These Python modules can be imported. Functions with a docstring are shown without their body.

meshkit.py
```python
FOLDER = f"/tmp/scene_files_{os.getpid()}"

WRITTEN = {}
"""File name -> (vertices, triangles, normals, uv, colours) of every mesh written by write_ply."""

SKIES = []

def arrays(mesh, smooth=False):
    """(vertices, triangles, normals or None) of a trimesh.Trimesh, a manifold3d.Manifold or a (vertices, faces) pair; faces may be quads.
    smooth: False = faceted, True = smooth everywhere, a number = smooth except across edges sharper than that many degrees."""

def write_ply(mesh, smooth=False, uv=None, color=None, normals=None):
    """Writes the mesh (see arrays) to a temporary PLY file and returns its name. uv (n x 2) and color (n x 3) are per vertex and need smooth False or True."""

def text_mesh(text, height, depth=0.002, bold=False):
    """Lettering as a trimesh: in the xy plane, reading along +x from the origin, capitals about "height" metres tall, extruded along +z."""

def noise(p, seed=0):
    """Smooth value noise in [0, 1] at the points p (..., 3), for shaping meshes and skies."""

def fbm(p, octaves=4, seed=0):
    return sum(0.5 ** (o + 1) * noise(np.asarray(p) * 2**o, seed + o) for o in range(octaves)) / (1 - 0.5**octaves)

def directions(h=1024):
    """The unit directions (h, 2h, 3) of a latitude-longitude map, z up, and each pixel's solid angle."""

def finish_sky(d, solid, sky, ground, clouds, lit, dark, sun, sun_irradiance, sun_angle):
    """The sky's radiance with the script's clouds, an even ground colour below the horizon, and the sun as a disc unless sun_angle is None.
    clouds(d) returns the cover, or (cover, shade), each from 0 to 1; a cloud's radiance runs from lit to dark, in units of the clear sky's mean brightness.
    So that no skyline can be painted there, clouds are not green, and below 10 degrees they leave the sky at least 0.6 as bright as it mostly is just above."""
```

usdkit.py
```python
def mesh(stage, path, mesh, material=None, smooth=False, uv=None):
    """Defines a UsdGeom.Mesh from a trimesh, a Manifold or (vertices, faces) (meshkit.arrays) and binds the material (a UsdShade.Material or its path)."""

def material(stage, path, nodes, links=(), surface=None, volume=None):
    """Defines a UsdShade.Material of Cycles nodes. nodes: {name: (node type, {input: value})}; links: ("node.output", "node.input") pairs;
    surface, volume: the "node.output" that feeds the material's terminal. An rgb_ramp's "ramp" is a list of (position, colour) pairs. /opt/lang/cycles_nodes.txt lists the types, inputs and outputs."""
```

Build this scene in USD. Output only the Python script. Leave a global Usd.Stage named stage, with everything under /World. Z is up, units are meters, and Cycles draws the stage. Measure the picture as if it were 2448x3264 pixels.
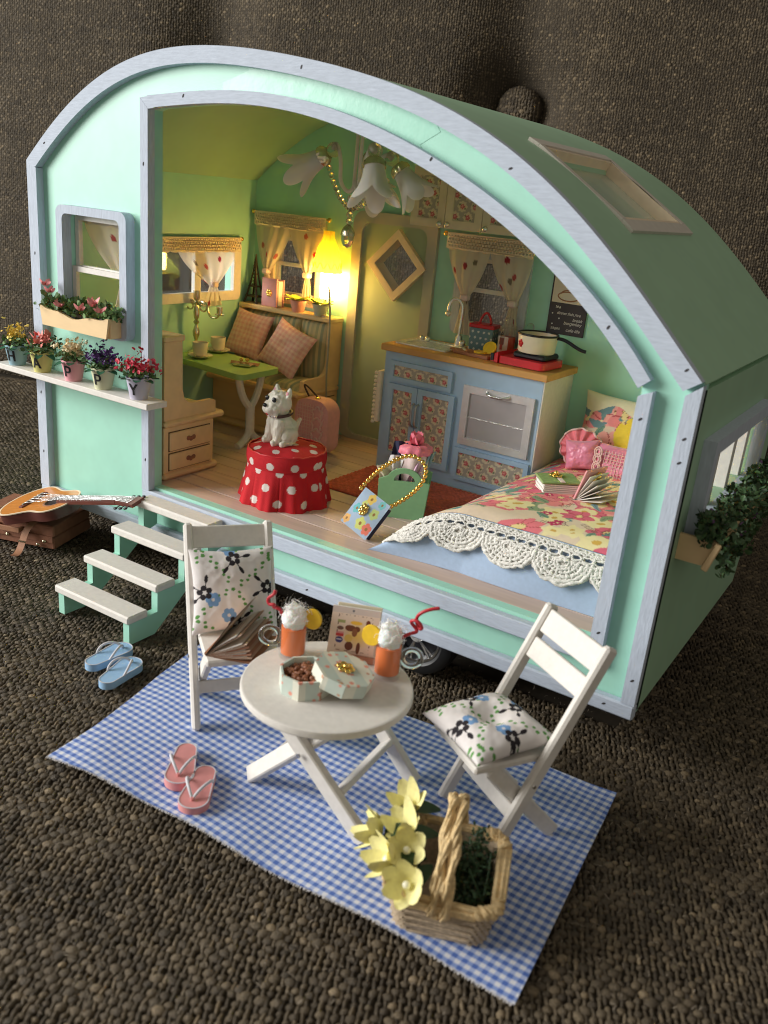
import math, random
import numpy as np, trimesh, manifold3d as mf
import shapely.geometry as sg, shapely.affinity as sa, shapely.ops as so
from pxr import Usd, UsdGeom, UsdLux, UsdShade, Gf, Sdf, Vt
import usdkit, meshkit
from meshkit import fbm, noise
random.seed(7); rng = np.random.default_rng(7)
PI = math.pi; CM = 0.01          # the scene is written in centimetres: a doll's caravan about 29 cm long
stage = Usd.Stage.CreateInMemory()
UsdGeom.SetStageUpAxis(stage, 'Z'); UsdGeom.SetStageMetersPerUnit(stage, 1.0)
UsdGeom.Xform.Define(stage, '/World'); UsdGeom.Scope.Define(stage, '/World/Looks')
# ---------------------------------------------------------------- camera
cam = UsdGeom.Camera.Define(stage, '/World/camera')
EYE = np.array([34.238, -24.810, 16.762])
RGT = np.array([0.83321523, 0.5455766, 0.08999202]); DWN = np.array([0.2592107, -0.24162709, -0.93510757]); FWD = np.array([-0.4884283, 0.80247276, -0.34274666])
m4 = np.eye(4); m4[0, :3] = RGT; m4[1, :3] = -DWN; m4[2, :3] = -FWD; m4[3, :3] = EYE * CM
cam.AddTransformOp().Set(Gf.Matrix4d(*m4.ravel().tolist()))
cam.CreateFocalLengthAttr(4.15); cam.CreateHorizontalApertureAttr(4.15 * 2448 / 2792.22); cam.CreateVerticalApertureAttr(4.15 * 3264 / 2792.22)
cam.CreateClippingRangeAttr(Gf.Vec2f(0.01, 50)); cam.CreateFStopAttr(3.2); cam.CreateFocusDistanceAttr(0.385)
cam.CreateExposureAttr(0.2)
# ---------------------------------------------------------------- light: a window at the left, the dim room, two tiny lamps (in their builders)
dome = UsdLux.DomeLight.Define(stage, '/World/room_light')
dome.CreateIntensityAttr(1.0)
win = UsdLux.RectLight.Define(stage, '/World/window_light')
win.CreateWidthAttr(0.80); win.CreateHeightAttr(1.0); win.CreateIntensityAttr(14.5); win.CreateColorAttr(Gf.Vec3f(1.0, 0.985, 0.95))
WPOS = np.array([-108.0, -92.0, 60.0]); TGT = np.array([15.0, 0, 8.0])
zz = (WPOS - TGT) / np.linalg.norm(WPOS - TGT); xx = np.cross([0, 0, 1], zz); xx /= np.linalg.norm(xx); yy = np.cross(zz, xx)
m4 = np.eye(4); m4[0, :3] = xx; m4[1, :3] = yy; m4[2, :3] = zz; m4[3, :3] = WPOS * CM
win.AddTransformOp().Set(Gf.Matrix4d(*m4.ravel().tolist()))

# ---------------------------------------------------------------- helpers
def lin(r, g, b): return tuple(((c / 255 + .055) / 1.055) ** 2.4 if c > 10 else c / 255 / 12.92 for c in (r, g, b))
LOOK = {}
def mat(name, col, rough=.55, metal=0., var=.08, vs=1.2, bump=.0, bs=6., bd=.02, stretch=(1, 1, 1), spec=.5, **kw):
    """a painted / cloth / metal surface: noise varies the colour, finer noise gives relief; lengths in cm"""
    nodes = {'tc': ('texture_coordinate', {}), 'mp': ('mapping', {'scale': tuple(100 * s for s in stretch)}),
             'p': ('principled_bsdf', {'roughness': rough, 'metallic': metal, 'specular_ior_level': spec, **kw})}
    L = [('tc.object', 'mp.vector')]
    c = np.array(col)
    if var > 0:
        nodes['n'] = ('noise_texture', {'scale': vs, 'detail': 5., 'roughness': .6})
        nodes['r'] = ('rgb_ramp', {'ramp': [(.25, tuple(np.clip(c * (1 - var), 0, 1))), (.75, tuple(np.clip(c * (1 + var), 0, 1)))]})
        L += [('mp.vector', 'n.vector'), ('n.fac', 'r.fac'), ('r.color', 'p.base_color')]
    else: nodes['p'][1]['base_color'] = tuple(c)
    if bump > 0:
        nodes['bn'] = ('noise_texture', {'scale': bs, 'detail': 4., 'roughness': .6}); nodes['b'] = ('bump', {'strength': bump, 'distance': bd * CM})
        L += [('mp.vector', 'bn.vector'), ('bn.fac', 'b.height'), ('b.normal', 'p.normal')]
    LOOK[name] = usdkit.material(stage, '/World/Looks/' + name, nodes, L, 'p.BSDF'); return LOOK[name]
def colmat(name, rough=.8, var=.06, vs=6., bump=.25, bs=30., bd=.01, weave=0, **kw):
    """a printed or dyed surface: the colour is the mesh's own primvar, fine thread relief on top"""
    nodes = {'a': ('attribute', {'attribute': 'col'}), 'tc': ('texture_coordinate', {}), 'mp': ('mapping', {'scale': (100., 100., 100.)}),
             'n': ('noise_texture', {'scale': vs, 'detail': 4.}), 'r': ('rgb_ramp', {'ramp': [(.3, (1 - var,) * 3), (.7, (1., 1., 1.))]}),
             'm': ('mix', {'mix_type': 'multiply', 'fac': 1.}), 'bn': ('noise_texture', {'scale': bs, 'detail': 3.}),
             'b': ('bump', {'strength': bump, 'distance': bd * CM}), 'p': ('principled_bsdf', {'roughness': rough, **kw})}
    L = [('tc.object', 'mp.vector'), ('mp.vector', 'n.vector'), ('n.fac', 'r.fac'), ('a.color', 'm.color1'), ('r.color', 'm.color2'), ('m.color', 'p.base_color'),
         ('b.normal', 'p.normal')]
    if weave:
        nodes['w1'] = ('wave_texture', {'scale': weave, 'bands_direction': 'x', 'distortion': .6, 'detail': 1.}); nodes['w2'] = ('wave_texture', {'scale': weave, 'bands_direction': 'y', 'distortion': .6, 'detail': 1.})
        nodes['ww'] = ('math', {'math_type': 'multiply'})
        L += [('mp.vector', 'w1.vector'), ('mp.vector', 'w2.vector'), ('w1.fac', 'ww.value1'), ('w2.fac', 'ww.value2'), ('ww.value', 'b.height')]
    else: L += [('mp.vector', 'bn.vector'), ('bn.fac', 'b.height')]
    LOOK[name] = usdkit.material(stage, '/World/Looks/' + name, nodes, L, 'p.BSDF'); return LOOK[name]

USED = {}
def uniq(parent, name):
    k = (parent, name); n = USED.get(k, 0); USED[k] = n + 1
    return f'{parent}/{name}' if n == 0 else f'{parent}/{name}_{n:03d}'
class Thing:
    def __init__(s, path, loc, rot): s.path, s.loc, s.rot = path, np.array(loc, float), rot
def thing(name, label=None, cat=None, loc=(0, 0, 0), rot=0, group=None, kind=None):
    path = uniq('/World', name); x = UsdGeom.Xform.Define(stage, path)
    x.AddTranslateOp().Set(Gf.Vec3d(*[float(c) * CM for c in loc])); x.AddRotateZOp().Set(float(rot))
    p = x.GetPrim()
    for k, v in (('label', label), ('category', cat), ('group', group), ('kind', kind)):
        if v: p.SetCustomDataByKey(k, v)
    return Thing(path, loc, rot)
def arr(mesh):
    if isinstance(mesh, list): mesh = cat(*mesh)
    v, f, _ = meshkit.arrays(mesh); return np.array(v, float), np.array(f)
def part(t, name, mesh, look, smooth=False, col=None, label=None, kind=None, w=False, uv=None):
    """one Mesh prim under a thing (or under a part given by its path); w: the points are in world centimetres, taken back to the thing's base"""
    base = t if isinstance(t, Thing) else None
    ppath = t.path if base else t[0]; base = base or t[1]
    path = uniq(ppath, name)
    if isinstance(mesh, list): mesh = cat(*mesh)
    if col is not None:
        v, f = arr(mesh); n = None
        if smooth: _, _, n = meshkit.arrays((v, f), True)
    else: v, f, n = meshkit.arrays(mesh, smooth)
    v = np.array(v, float)
    if w:
        v = v - base.loc
        if base.rot:
            a = -math.radians(base.rot); c, s = math.cos(a), math.sin(a); R = np.array([[c, -s, 0], [s, c, 0], [0, 0, 1]])
            v = v @ R.T; n = n @ R.T if n is not None else None
    m = UsdGeom.Mesh.Define(stage, path)
    m.CreatePointsAttr(Vt.Vec3fArray.FromNumpy((v * CM).astype(np.float32)))
    m.CreateFaceVertexCountsAttr(Vt.IntArray.FromNumpy(np.full(len(f), 3, np.int32))); m.CreateFaceVertexIndicesAttr(Vt.IntArray.FromNumpy(np.asarray(f, np.int32).ravel()))
    m.CreateSubdivisionSchemeAttr('none')
    if n is not None: m.CreateNormalsAttr(Vt.Vec3fArray.FromNumpy(np.asarray(n, np.float32))); m.SetNormalsInterpolation('vertex')
    if col is not None:
        UsdGeom.PrimvarsAPI(m).CreatePrimvar('col', Sdf.ValueTypeNames.Color3fArray, 'vertex').Set(Vt.Vec3fArray.FromNumpy(np.asarray(col, np.float32)))
    UsdShade.MaterialBindingAPI.Apply(m.GetPrim()).Bind(LOOK[look])
    if label: m.GetPrim().SetCustomDataByKey('label', label)
    if kind: m.GetPrim().SetCustomDataByKey('kind', kind)
    return (path, base)
def cat(*ms):
    vs, fs, o = [], [], 0
    for m in ms:
        v, f = arr(m); vs.append(v); fs.append(f + o); o += len(v)
    return np.vstack(vs), np.vstack(fs)
def box(x0, x1, y0, y1, z0, z1, b=.03):
    b = min(b, (x1 - x0) * .45, (y1 - y0) * .45, (z1 - z0) * .45); P = []
    for x, sx in ((x0, 1), (x1, -1)):
        for y, sy in ((y0, 1), (y1, -1)):
            for z, sz in ((z0, 1), (z1, -1)): P += [(x, y + sy * b, z + sz * b), (x + sx * b, y, z + sz * b), (x + sx * b, y + sy * b, z)]
    return mf.Manifold.hull_points(np.array(P, np.float32))
def hull(pts): return mf.Manifold.hull_points(np.array(pts, np.float32))
def plank(p0, p1, wdir, w, t, b=.025):
    """a bar from p0 to p1, w wide along wdir and t thick across both"""
    p0, p1 = np.array(p0, float), np.array(p1, float); a = p1 - p0; L = np.linalg.norm(a); a /= L
    wd = np.array(wdir, float); wd -= a * (wd @ a); wd /= np.linalg.norm(wd); n = np.cross(a, wd)
    v, f = arr(box(0, L, -w / 2, w / 2, -t / 2, t / 2, b)); return p0 + v[:, :1] * a + v[:, 1:2] * wd + v[:, 2:3] * n, f
def prism(poly, axis, t0, t1):
    """a shapely polygon raised from t0 to t1 along an axis: 'y' takes (x, z), 'x' takes (y, z), 'z' takes (x, y)"""
    gs = getattr(poly, 'geoms', [poly]); out = []
    for g in gs:
        if g.is_empty or not hasattr(g, 'exterior') or g.area < 1e-5: continue
        v, f = arr(trimesh.creation.extrude_polygon(sg.polygon.orient(g), t1 - t0, engine='earcut'))
        if axis == 'z': q = np.c_[v[:, 0], v[:, 1], v[:, 2] + t0]
        elif axis == 'y': q = np.c_[v[:, 0], v[:, 2] + t0, v[:, 1]]; f = f[:, ::-1]
        else: q = np.c_[v[:, 2] + t0, v[:, 0], v[:, 1]]
        out.append((q, f))
    return cat(*out)
def man(mesh):
    v, f = arr(mesh); m = trimesh.Trimesh(v, f, process=True); m.merge_vertices()
    return mf.Manifold(mf.Mesh(np.array(m.vertices, np.float32), np.array(m.faces, np.uint32)))
def rrect(x0, x1, y0, y1, r): return sg.box(x0 + r, y0 + r, x1 - r, y1 - r).buffer(r, quad_segs=6)
def lathe(prof, n=32, c=(0, 0, 0), rfun=None):
    prof = np.array(prof, float); a = np.linspace(0, 2 * PI, n, endpoint=False)
    r = prof[:, 0][:, None] * (rfun(a)[None] if rfun else 1); v = np.stack([r * np.cos(a), r * np.sin(a), np.repeat(prof[:, 1][:, None], n, 1)], -1).reshape(-1, 3) + np.array(c)
    k = len(prof); f = []
    for i in range(k - 1):
        for j in range(n):
            j2 = (j + 1) % n; f += [(i * n + j, i * n + j2, (i + 1) * n + j2), (i * n + j, (i + 1) * n + j2, (i + 1) * n + j)]
    return v, np.array(f)
def tube(pts, r, n=8, closed=False, cap=True):
    p = np.array(pts, float); k = len(p); r = np.broadcast_to(np.array(r, float), (k,))
    t = (np.roll(p, -1, 0) - np.roll(p, 1, 0)) if closed else np.gradient(p, axis=0)
    t /= np.linalg.norm(t, axis=1, keepdims=True) + 1e-9
    u = np.cross(t[0], [.31, .22, .93]); u /= np.linalg.norm(u); U = []
    for i in range(k):
        u = u - t[i] * (u @ t[i]); u /= np.linalg.norm(u); U.append(u)
    U = np.array(U); W = np.cross(t, U); a = np.linspace(0, 2 * PI, n, endpoint=False)
    v = (p[:, None] + r[:, None, None] * (np.cos(a)[None, :, None] * U[:, None] + np.sin(a)[None, :, None] * W[:, None])).reshape(-1, 3); f = []
    for i in range(k if closed else k - 1):
        i2 = (i + 1) % k
        for j in range(n):
            j2 = (j + 1) % n; f += [(i * n + j, i * n + j2, i2 * n + j2), (i * n + j, i2 * n + j2, i2 * n + j)]
    if cap and not closed:
        v = np.vstack([v, p[0], p[-1]])
        for j in range(n): f += [(k * n, (j + 1) % n, j), (k * n + 1, (k - 1) * n + j, (k - 1) * n + (j + 1) % n)]
    return v, np.array(f)
def spline(pts, n=30):
    from scipy.interpolate import CubicSpline
    p = np.array(pts, float); d = np.r_[0, np.cumsum(np.linalg.norm(np.diff(p, axis=0), axis=1))]
    return CubicSpline(d, p)(np.linspace(0, d[-1], n))
def ball(c, r, sub=2):
    m = trimesh.creation.icosphere(subdivisions=sub); return m.vertices * np.array(r) + np.array(c), m.faces
def gridmesh(P):
    """P (a, b, 3) -> quads as triangles"""
    a, b = P.shape[:2]; i, j = np.meshgrid(np.arange(a - 1), np.arange(b - 1), indexing='ij'); q = (i * b + j).ravel()
    return P.reshape(-1, 3), np.vstack([np.c_[q, q + b, q + b + 1], np.c_[q, q + b + 1, q + 1]])
def move(mesh, d=(0, 0, 0), rz=0, s=1, rx=0, ry=0):
    v, f = arr(mesh); v = v * np.array(s)
    for ang, ax in ((rx, 0), (ry, 1), (rz, 2)):
        if ang:
            a = math.radians(ang); c, q = math.cos(a), math.sin(a); R = np.eye(3); i, j = [(1, 2), (2, 0), (0, 1)][ax]; R[i, i] = c; R[i, j] = -q; R[j, i] = q; R[j, j] = c; v = v @ R.T
    return v + np.array(d), f
def text(s, h, d=.01, bold=False): v, f = arr(meshkit.text_mesh(s, h, d, bold)); return v, f
def mixc(a, b, t): return np.asarray(a) + (np.asarray(b) - np.asarray(a)) * np.asarray(t)[..., None]
def paint(col, mask, c):
    col[mask] = c; return col
def leaves(n, place, size, seed=0, lit=((.05, .12, .03), (.12, .24, .06)), flat=.35, ratio=.6, updir=None):
    """n small folded leaves: place(k, rng) -> point; returns mesh and colours"""
    g = np.random.default_rng(seed); V, F, K = [], [], []
    for k in range(n):
        p = place(k, g); a = g.normal(size=3); a[2] = abs(a[2]) * flat; a /= np.linalg.norm(a); b = np.cross(a, g.normal(size=3)); b /= np.linalg.norm(b); c = np.cross(a, b)
        s = size * g.uniform(.6, 1.25); o = 7 * len(V); h = ratio * .5
        V.append(np.array([p, p + s * (a * .3 + b * h * .8 + c * .08), p + s * (a * .7 + b * h * .85 + c * .06), p + s * a, p + s * (a * .7 - b * h * .85 + c * .06), p + s * (a * .3 - b * h * .8 + c * .08), p + s * (a * .5 - c * .04)]))
        F += [(o, o + 1, o + 6), (o + 1, o + 2, o + 6), (o + 2, o + 3, o + 6), (o + 3, o + 4, o + 6), (o + 4, o + 5, o + 6), (o + 5, o, o + 6)]
        K.append(np.repeat(mixc(lit[0], lit[1], g.uniform(0, 1))[None], 7, 0))
    return (np.vstack(V), np.array(F)), np.vstack(K)
def bar_profile(mesh, jit=.0): return mesh
# ---------------------------------------------------------------- looks
MINT = (.37, .70, .565); TRIM = (.48, .54, .635)
mat('mint_paint', MINT, .42, var=.06, vs=.8, bump=.3, bs=20, bd=.012)
mat('mint_roof', (.35, .55, .37), .55, var=.05, vs=.6, bump=.12, bs=18, bd=.01)
mat('trim_paint', TRIM, .8, var=.13, vs=13, bump=.6, bs=16, bd=.02, stretch=(.16, 1, 1))
mat('trim_paint_upright', TRIM, .8, var=.13, vs=13, bump=.6, bs=16, bd=.02, stretch=(1, 1, .16))
mat('nail_dark', (.035, .032, .035), .8, var=.2)
mat('white_paint', (.73, .695, .645), .6, var=.07, vs=5, bump=.4, bs=14, bd=.014)
mat('varnish', MINT, .33, var=.06, vs=.8, bump=.3, bs=1.3, bd=.05)
mat('cream_wood', (.78, .56, .30), .6, var=.07, vs=2, bump=.3, bs=12, bd=.01, stretch=(.3, 1, 1))
mat('pale_wood', (.76, .63, .46), .6, var=.07, vs=2, bump=.25, bs=12, bd=.01)
mat('stain_line', (.16, .09, .04), .8, var=.2)
mat('skylight_frame', (.60, .56, .49), .6, var=.08, vs=3)
mat('grey_frame', (.42, .43, .38), .6, var=.05)
mat('door_green', (.36, .45, .30), .55, var=.04)
mat('kitchen_blue', (.38, .53, .70), .6, var=.05, vs=2, bump=.25, bs=10, bd=.01)
mat('counter_orange', (.62, .32, .09), .55, var=.15, vs=2, bump=.3, bs=10, bd=.01, stretch=(.25, 1, 1))
mat('silver', (.82, .82, .83), .22, metal=1., var=.06, vs=3, bump=.35, bs=4, bd=.03)
mat('brushed_silver', (.50, .49, .50), .38, metal=.85, var=.05, vs=3, bump=.2, bs=3, bd=.02)
mat('gold', (.83, .56, .16), .2, metal=1., var=.1, vs=4)
mat('brass_old', (.74, .66, .46), .2, metal=1., var=.2, vs=4)
mat('iron_dark', (.05, .035, .025), .5, metal=.4)
mat('red_paint', (.62, .022, .03), .3, var=.05)
mat('black_plastic', (.012, .012, .016), .35, var=.2)
mat('tyre_rubber', (.012, .012, .013), .5, var=.3, vs=5)
mat('table_green', (.30, .50, .16), .45, var=.04)
mat('china', (.74, .68, .56), .3, var=.03)
mat('wire_grey', (.35, .34, .28), .6)
mat('leather_brown', (.29, .12, .068), .6, var=.25, vs=2.5, bump=.5, bs=14, bd=.02)
mat('leather_tan', (.36, .17, .09), .65, var=.2, vs=2.5, bump=.4, bs=14, bd=.02)
mat('guitar_side', (.095, .028, .022), .35, var=.3, vs=3, stretch=(.3, .3, 2))
mat('guitar_neck', (.16, .05, .035), .4, var=.2)
mat('guitar_top', (.62, .235, .045), .3, var=.18, vs=2, stretch=(1, 6, 1), coat_weight=.3)
mat('oven_foil', (.74, .72, .74), .32, metal=.45, var=.08, vs=2, bump=.5, bs=3, bd=.03)
mat('oven_glass', (.46, .44, .46), .35, metal=.3, var=.08, vs=1)
mat('foil', (.88, .88, .88), .2, metal=.6, var=.05, vs=5, bump=1., bs=5, bd=.10)
mat('blue_foam', (.30, .50, .74), .6, var=.06, vs=3, bump=.2, bs=12, bd=.01)
mat('pink_foam', (.66, .27, .26), .65, var=.08, vs=3, bump=.3, bs=12, bd=.01)
mat('cord_white', (.62, .62, .66), .7, var=.08)
mat('straw_red', (.52, .03, .045), .35, var=.06)
mat('lemon', (.86, .55, .03), .4, var=.08, vs=6)
mat('foam_white', (.85, .83, .80), .9, var=.05, vs=8, bump=.8, bs=12, bd=.03, subsurface_weight=.3, subsurface_scale=.003)
mat('foam_fibre', (.88, .86, .84), .9, var=.03)
mat('tea_orange', (.78, .17, .02), .5, var=.12, vs=1.6, stretch=(2, 2, .4))
mat('paper', (.80, .77, .72), .8, var=.04, vs=3)
mat('paper_brown', (.50, .26, .17), .75, var=.15, vs=2)
mat('paper_tan', (.60, .43, .32), .75, var=.12, vs=2)
mat('paper_grey', (.62, .55, .50), .8, var=.05)
mat('raffia', (.76, .56, .29), .65, var=.3, vs=7, bump=1., bs=16, bd=.04)
mat('jute_weave', (.50, .39, .27), .85, var=.35, vs=9, bump=.8, bs=18, bd=.03)
mat('petal_yellow', (.90, .83, .40), .85, var=.14, vs=7, bump=.6, bs=9, bd=.03)
mat('pearl', (.86, .84, .66), .25, var=.03)
mat('leaf_dark', (.03, .075, .03), .6, var=.4, vs=4)
mat('seed_brown', (.24, .085, .035), .55, var=.4, vs=8, bump=.4, bs=12, bd=.02)
mat('pink_case', (.74, .38, .38), .6, var=.1, vs=3)
mat('lace_pink', (.76, .50, .47), .85, var=.05)
mat('lace_cream', (.80, .69, .53), .9, var=.1, vs=5, bump=.5, bs=16, bd=.02)
mat('lace_white', (.86, .835, .78), .95, var=.12, vs=9, bump=1., bs=34, bd=.045)
mat('linen_blue', (.36, .47, .64), .85, var=.07, vs=7, bump=.5, bs=26, bd=.01)
mat('mat_red', (.56, .12, .075), .9, var=.35, vs=6, bump=1., bs=9, bd=.06)
mat('tote_green', (.24, .48, .25), .65, var=.06, vs=3, bump=.25, bs=12, bd=.01)
mat('ribbon_pink', (.84, .22, .30), .5, var=.12, vs=3)
mat('ribbon_pale', (.76, .60, .58), .6, var=.1, vs=3)
mat('cloth_navy', (.025, .028, .07), .8, var=.15)
mat('cloth_white', (.72, .70, .70), .8, var=.05, bump=.3, bs=20, bd=.01)
mat('cloth_lilac', (.68, .42, .58), .75, var=.1)
mat('dog_white', (.74, .70, .60), .42, var=.07, vs=4, bump=.5, bs=9, bd=.03)
mat('eye_black', (.01, .01, .012), .2, var=0)
mat('dog_pink', (.75, .33, .38), .5, var=.05)
mat('collar_brown', (.08, .035, .03), .5)
mat('pink_book', (.72, .34, .36), .6, var=.1, vs=3)
mat('pot_pink', (.68, .32, .27), .7, var=.06)
mat('pot_grey', (.48, .50, .40), .7, var=.06)
mat('poster_dark', (.055, .045, .055), .75, var=.1)
mat('poster_cream', (.66, .57, .45), .75, var=.06)
mat('chalk', (.74, .72, .70), .8, var=.0)
LOOK['frost_white'] = usdkit.material(stage, '/World/Looks/frost_white', {'p': ('principled_bsdf', {'base_color': (.84, .81, .77), 'roughness': .45}), 'tl': ('translucent_bsdf', {'color': (.85, .80, .74)}), 'x': ('mix_closure', {'fac': .35})}, [('p.BSDF', 'x.closure1'), ('tl.BSDF', 'x.closure2')], 'x.closure')
mat('enamel_cream', (.76, .68, .50), .3, var=.05)
mat('wood_board', (.40, .16, .08), .6, var=.15, vs=2, stretch=(.3, 1, 1))
mat('tin_blue', (.24, .38, .42), .5, var=.1)
mat('glass_blue', (.55, .66, .72), .3, var=.1)
mat('ketchup_red', (.55, .085, .045), .35, var=.25, vs=3)
mat('plank_print', (.60, .44, .36), .5, var=.16, vs=1.6, stretch=(.12, 1.3, 1), bump=.15, bs=6, bd=.01)
mat('plank_print_warm', (.62, .45, .35), .5, var=.2, vs=1.9, stretch=(.1, 1.5, 1), bump=.15, bs=6, bd=.01)
mat('plank_print_pale', (.58, .45, .39), .48, var=.14, vs=1.4, stretch=(.14, 1.2, 1), bump=.15, bs=6, bd=.01)
mat('window_plastic', (.70, .72, .72), .3)
colmat('print_cloth', .85, weave=16, bump=.5, bd=.012)
colmat('print_paper', .55, var=.04, bump=.08)
colmat('foliage', .6, var=.12, bump=.1, subsurface_weight=.1, subsurface_scale=.001)
colmat('petals', .6, var=.1, bump=.15)
colmat('paint_print', .3, var=.04, bump=.05)
colmat('sofa_thread', .55, var=.35, vs=16, bump=1., bs=38, bd=.05)
def clear_mat(name, tint=(.97, .98, .98), ior=1.45, rough=.03, body=None, bodyf=.12):
    nd = {'t': ('transparent_bsdf', {'color': tint}), 'g': ('glossy_bsdf', {'color': (1., 1., 1.), 'roughness': rough}), 'lw': ('layer_weight', {'blend': .5}), 'pw': ('math', {'math_type': 'power', 'value2': 3.5}), 'f': ('math', {'math_type': 'multiply_add', 'value2': .4, 'value3': .03}), 'm': ('mix_closure', {})}
    L = [('lw.facing', 'pw.value1'), ('pw.value', 'f.value1'), ('f.value', 'm.fac'), ('t.BSDF', 'm.closure1'), ('g.BSDF', 'm.closure2')]; out = 'm.closure'
    if body:
        nd['d'] = ('diffuse_bsdf', {'color': body}); nd['m2'] = ('mix_closure', {'fac': bodyf}); L += [('m.closure', 'm2.closure1'), ('d.BSDF', 'm2.closure2')]; out = 'm2.closure'
    LOOK[name] = usdkit.material(stage, '/World/Looks/' + name, nd, L, out)
clear_mat('pane_glass'); clear_mat('mirror_pane', (.95, .95, .95), 1.5, .02, (.6, .6, .6), .03); clear_mat('hazy_pane', (.8, .84, .8), 1.5, .12, (.62, .66, .58), .30); clear_mat('mug_glass', (.985, .99, .99), 1.5, .02, (.8, .82, .84), .015)
LOOK['crystal'] = usdkit.material(stage, '/World/Looks/crystal', {'g': ('glass_bsdf', {'color': (.98, .97, .93), 'roughness': .02, 'IOR': 1.5})}, [], 'g.BSDF')
LOOK['jar_glass'] = LOOK['mug_glass']
# sheer curtain cloth: part of the light goes through
def sheer(name):
    nd = {'a': ('attribute', {'attribute': 'col'}), 'd': ('diffuse_bsdf', {}), 'tl': ('translucent_bsdf', {}), 'x': ('mix_closure', {'fac': .45}), 't': ('transparent_bsdf', {}), 'y': ('mix_closure', {'fac': .12}),
          'tc': ('texture_coordinate', {}), 'mp': ('mapping', {'scale': (100., 100., 100.)}), 'n': ('noise_texture', {'scale': 14., 'detail': 3.}), 'b': ('bump', {'strength': .4, 'distance': .0002})}
    LOOK[name] = usdkit.material(stage, '/World/Looks/' + name, nd, [('a.color', 'd.color'), ('a.color', 'tl.color'), ('d.BSDF', 'x.closure1'), ('tl.BSDF', 'x.closure2'), ('x.closure', 'y.closure1'), ('t.BSDF', 'y.closure2'),
        ('tc.object', 'mp.vector'), ('mp.vector', 'n.vector'), ('n.fac', 'b.height'), ('b.normal', 'd.normal')], 'y.closure')
sheer('sheer_cloth')
def glow(name, col, strength): LOOK[name] = usdkit.material(stage, '/World/Looks/' + name, {'e': ('emission', {'color': col, 'strength': strength})}, [], 'e.emission')
glow('lamp_bulb', (1., .56, .13), 88.)
LOOK['lamp_shade'] = usdkit.material(stage, '/World/Looks/lamp_shade', {'d': ('diffuse_bsdf', {'color': (.9, .7, .1)}), 'tl': ('translucent_bsdf', {'color': (.97, .78, .09)}), 'x': ('mix_closure', {'fac': .6})}, [('d.BSDF', 'x.closure1'), ('tl.BSDF', 'x.closure2')], 'x.closure')
# ---------------------------------------------------------------- the setting: an upholstered sofa seat and its buttoned back
ws = stage  # (room light is plain and dim)
LOOK['room'] = usdkit.material(stage, '/World/Looks/room', {'bg': ('background_shader', {'color': (1., .91, .77), 'strength': .235})}, [], 'bg.background')
UsdShade.MaterialBindingAPI.Apply(dome.GetPrim()).Bind(LOOK['room'])
AZ = math.radians(8.0)                      # the sofa is turned a little from the line of sight
fw = np.array([FWD[0], FWD[1]]); fw /= np.linalg.norm(fw); c_, s_ = math.cos(-AZ), math.sin(-AZ)
SF = np.array([fw[0] * c_ - fw[1] * s_, fw[0] * s_ + fw[1] * c_]); SR = np.array([SF[1], -SF[0]])     # towards the back, to the right
E2 = EYE[:2]
def seat_z(a, b):
    z = .35 * (fbm(np.stack([a * .05, b * .05, a * 0], -1), 2, 3) - .5) - .12
    return z - np.maximum(0, b - 62) ** 2 * .03
BACK = 67.5
TUFT = [(-3.0, 24.5), (21, 24.5), (-27, 24.5)]
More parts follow.
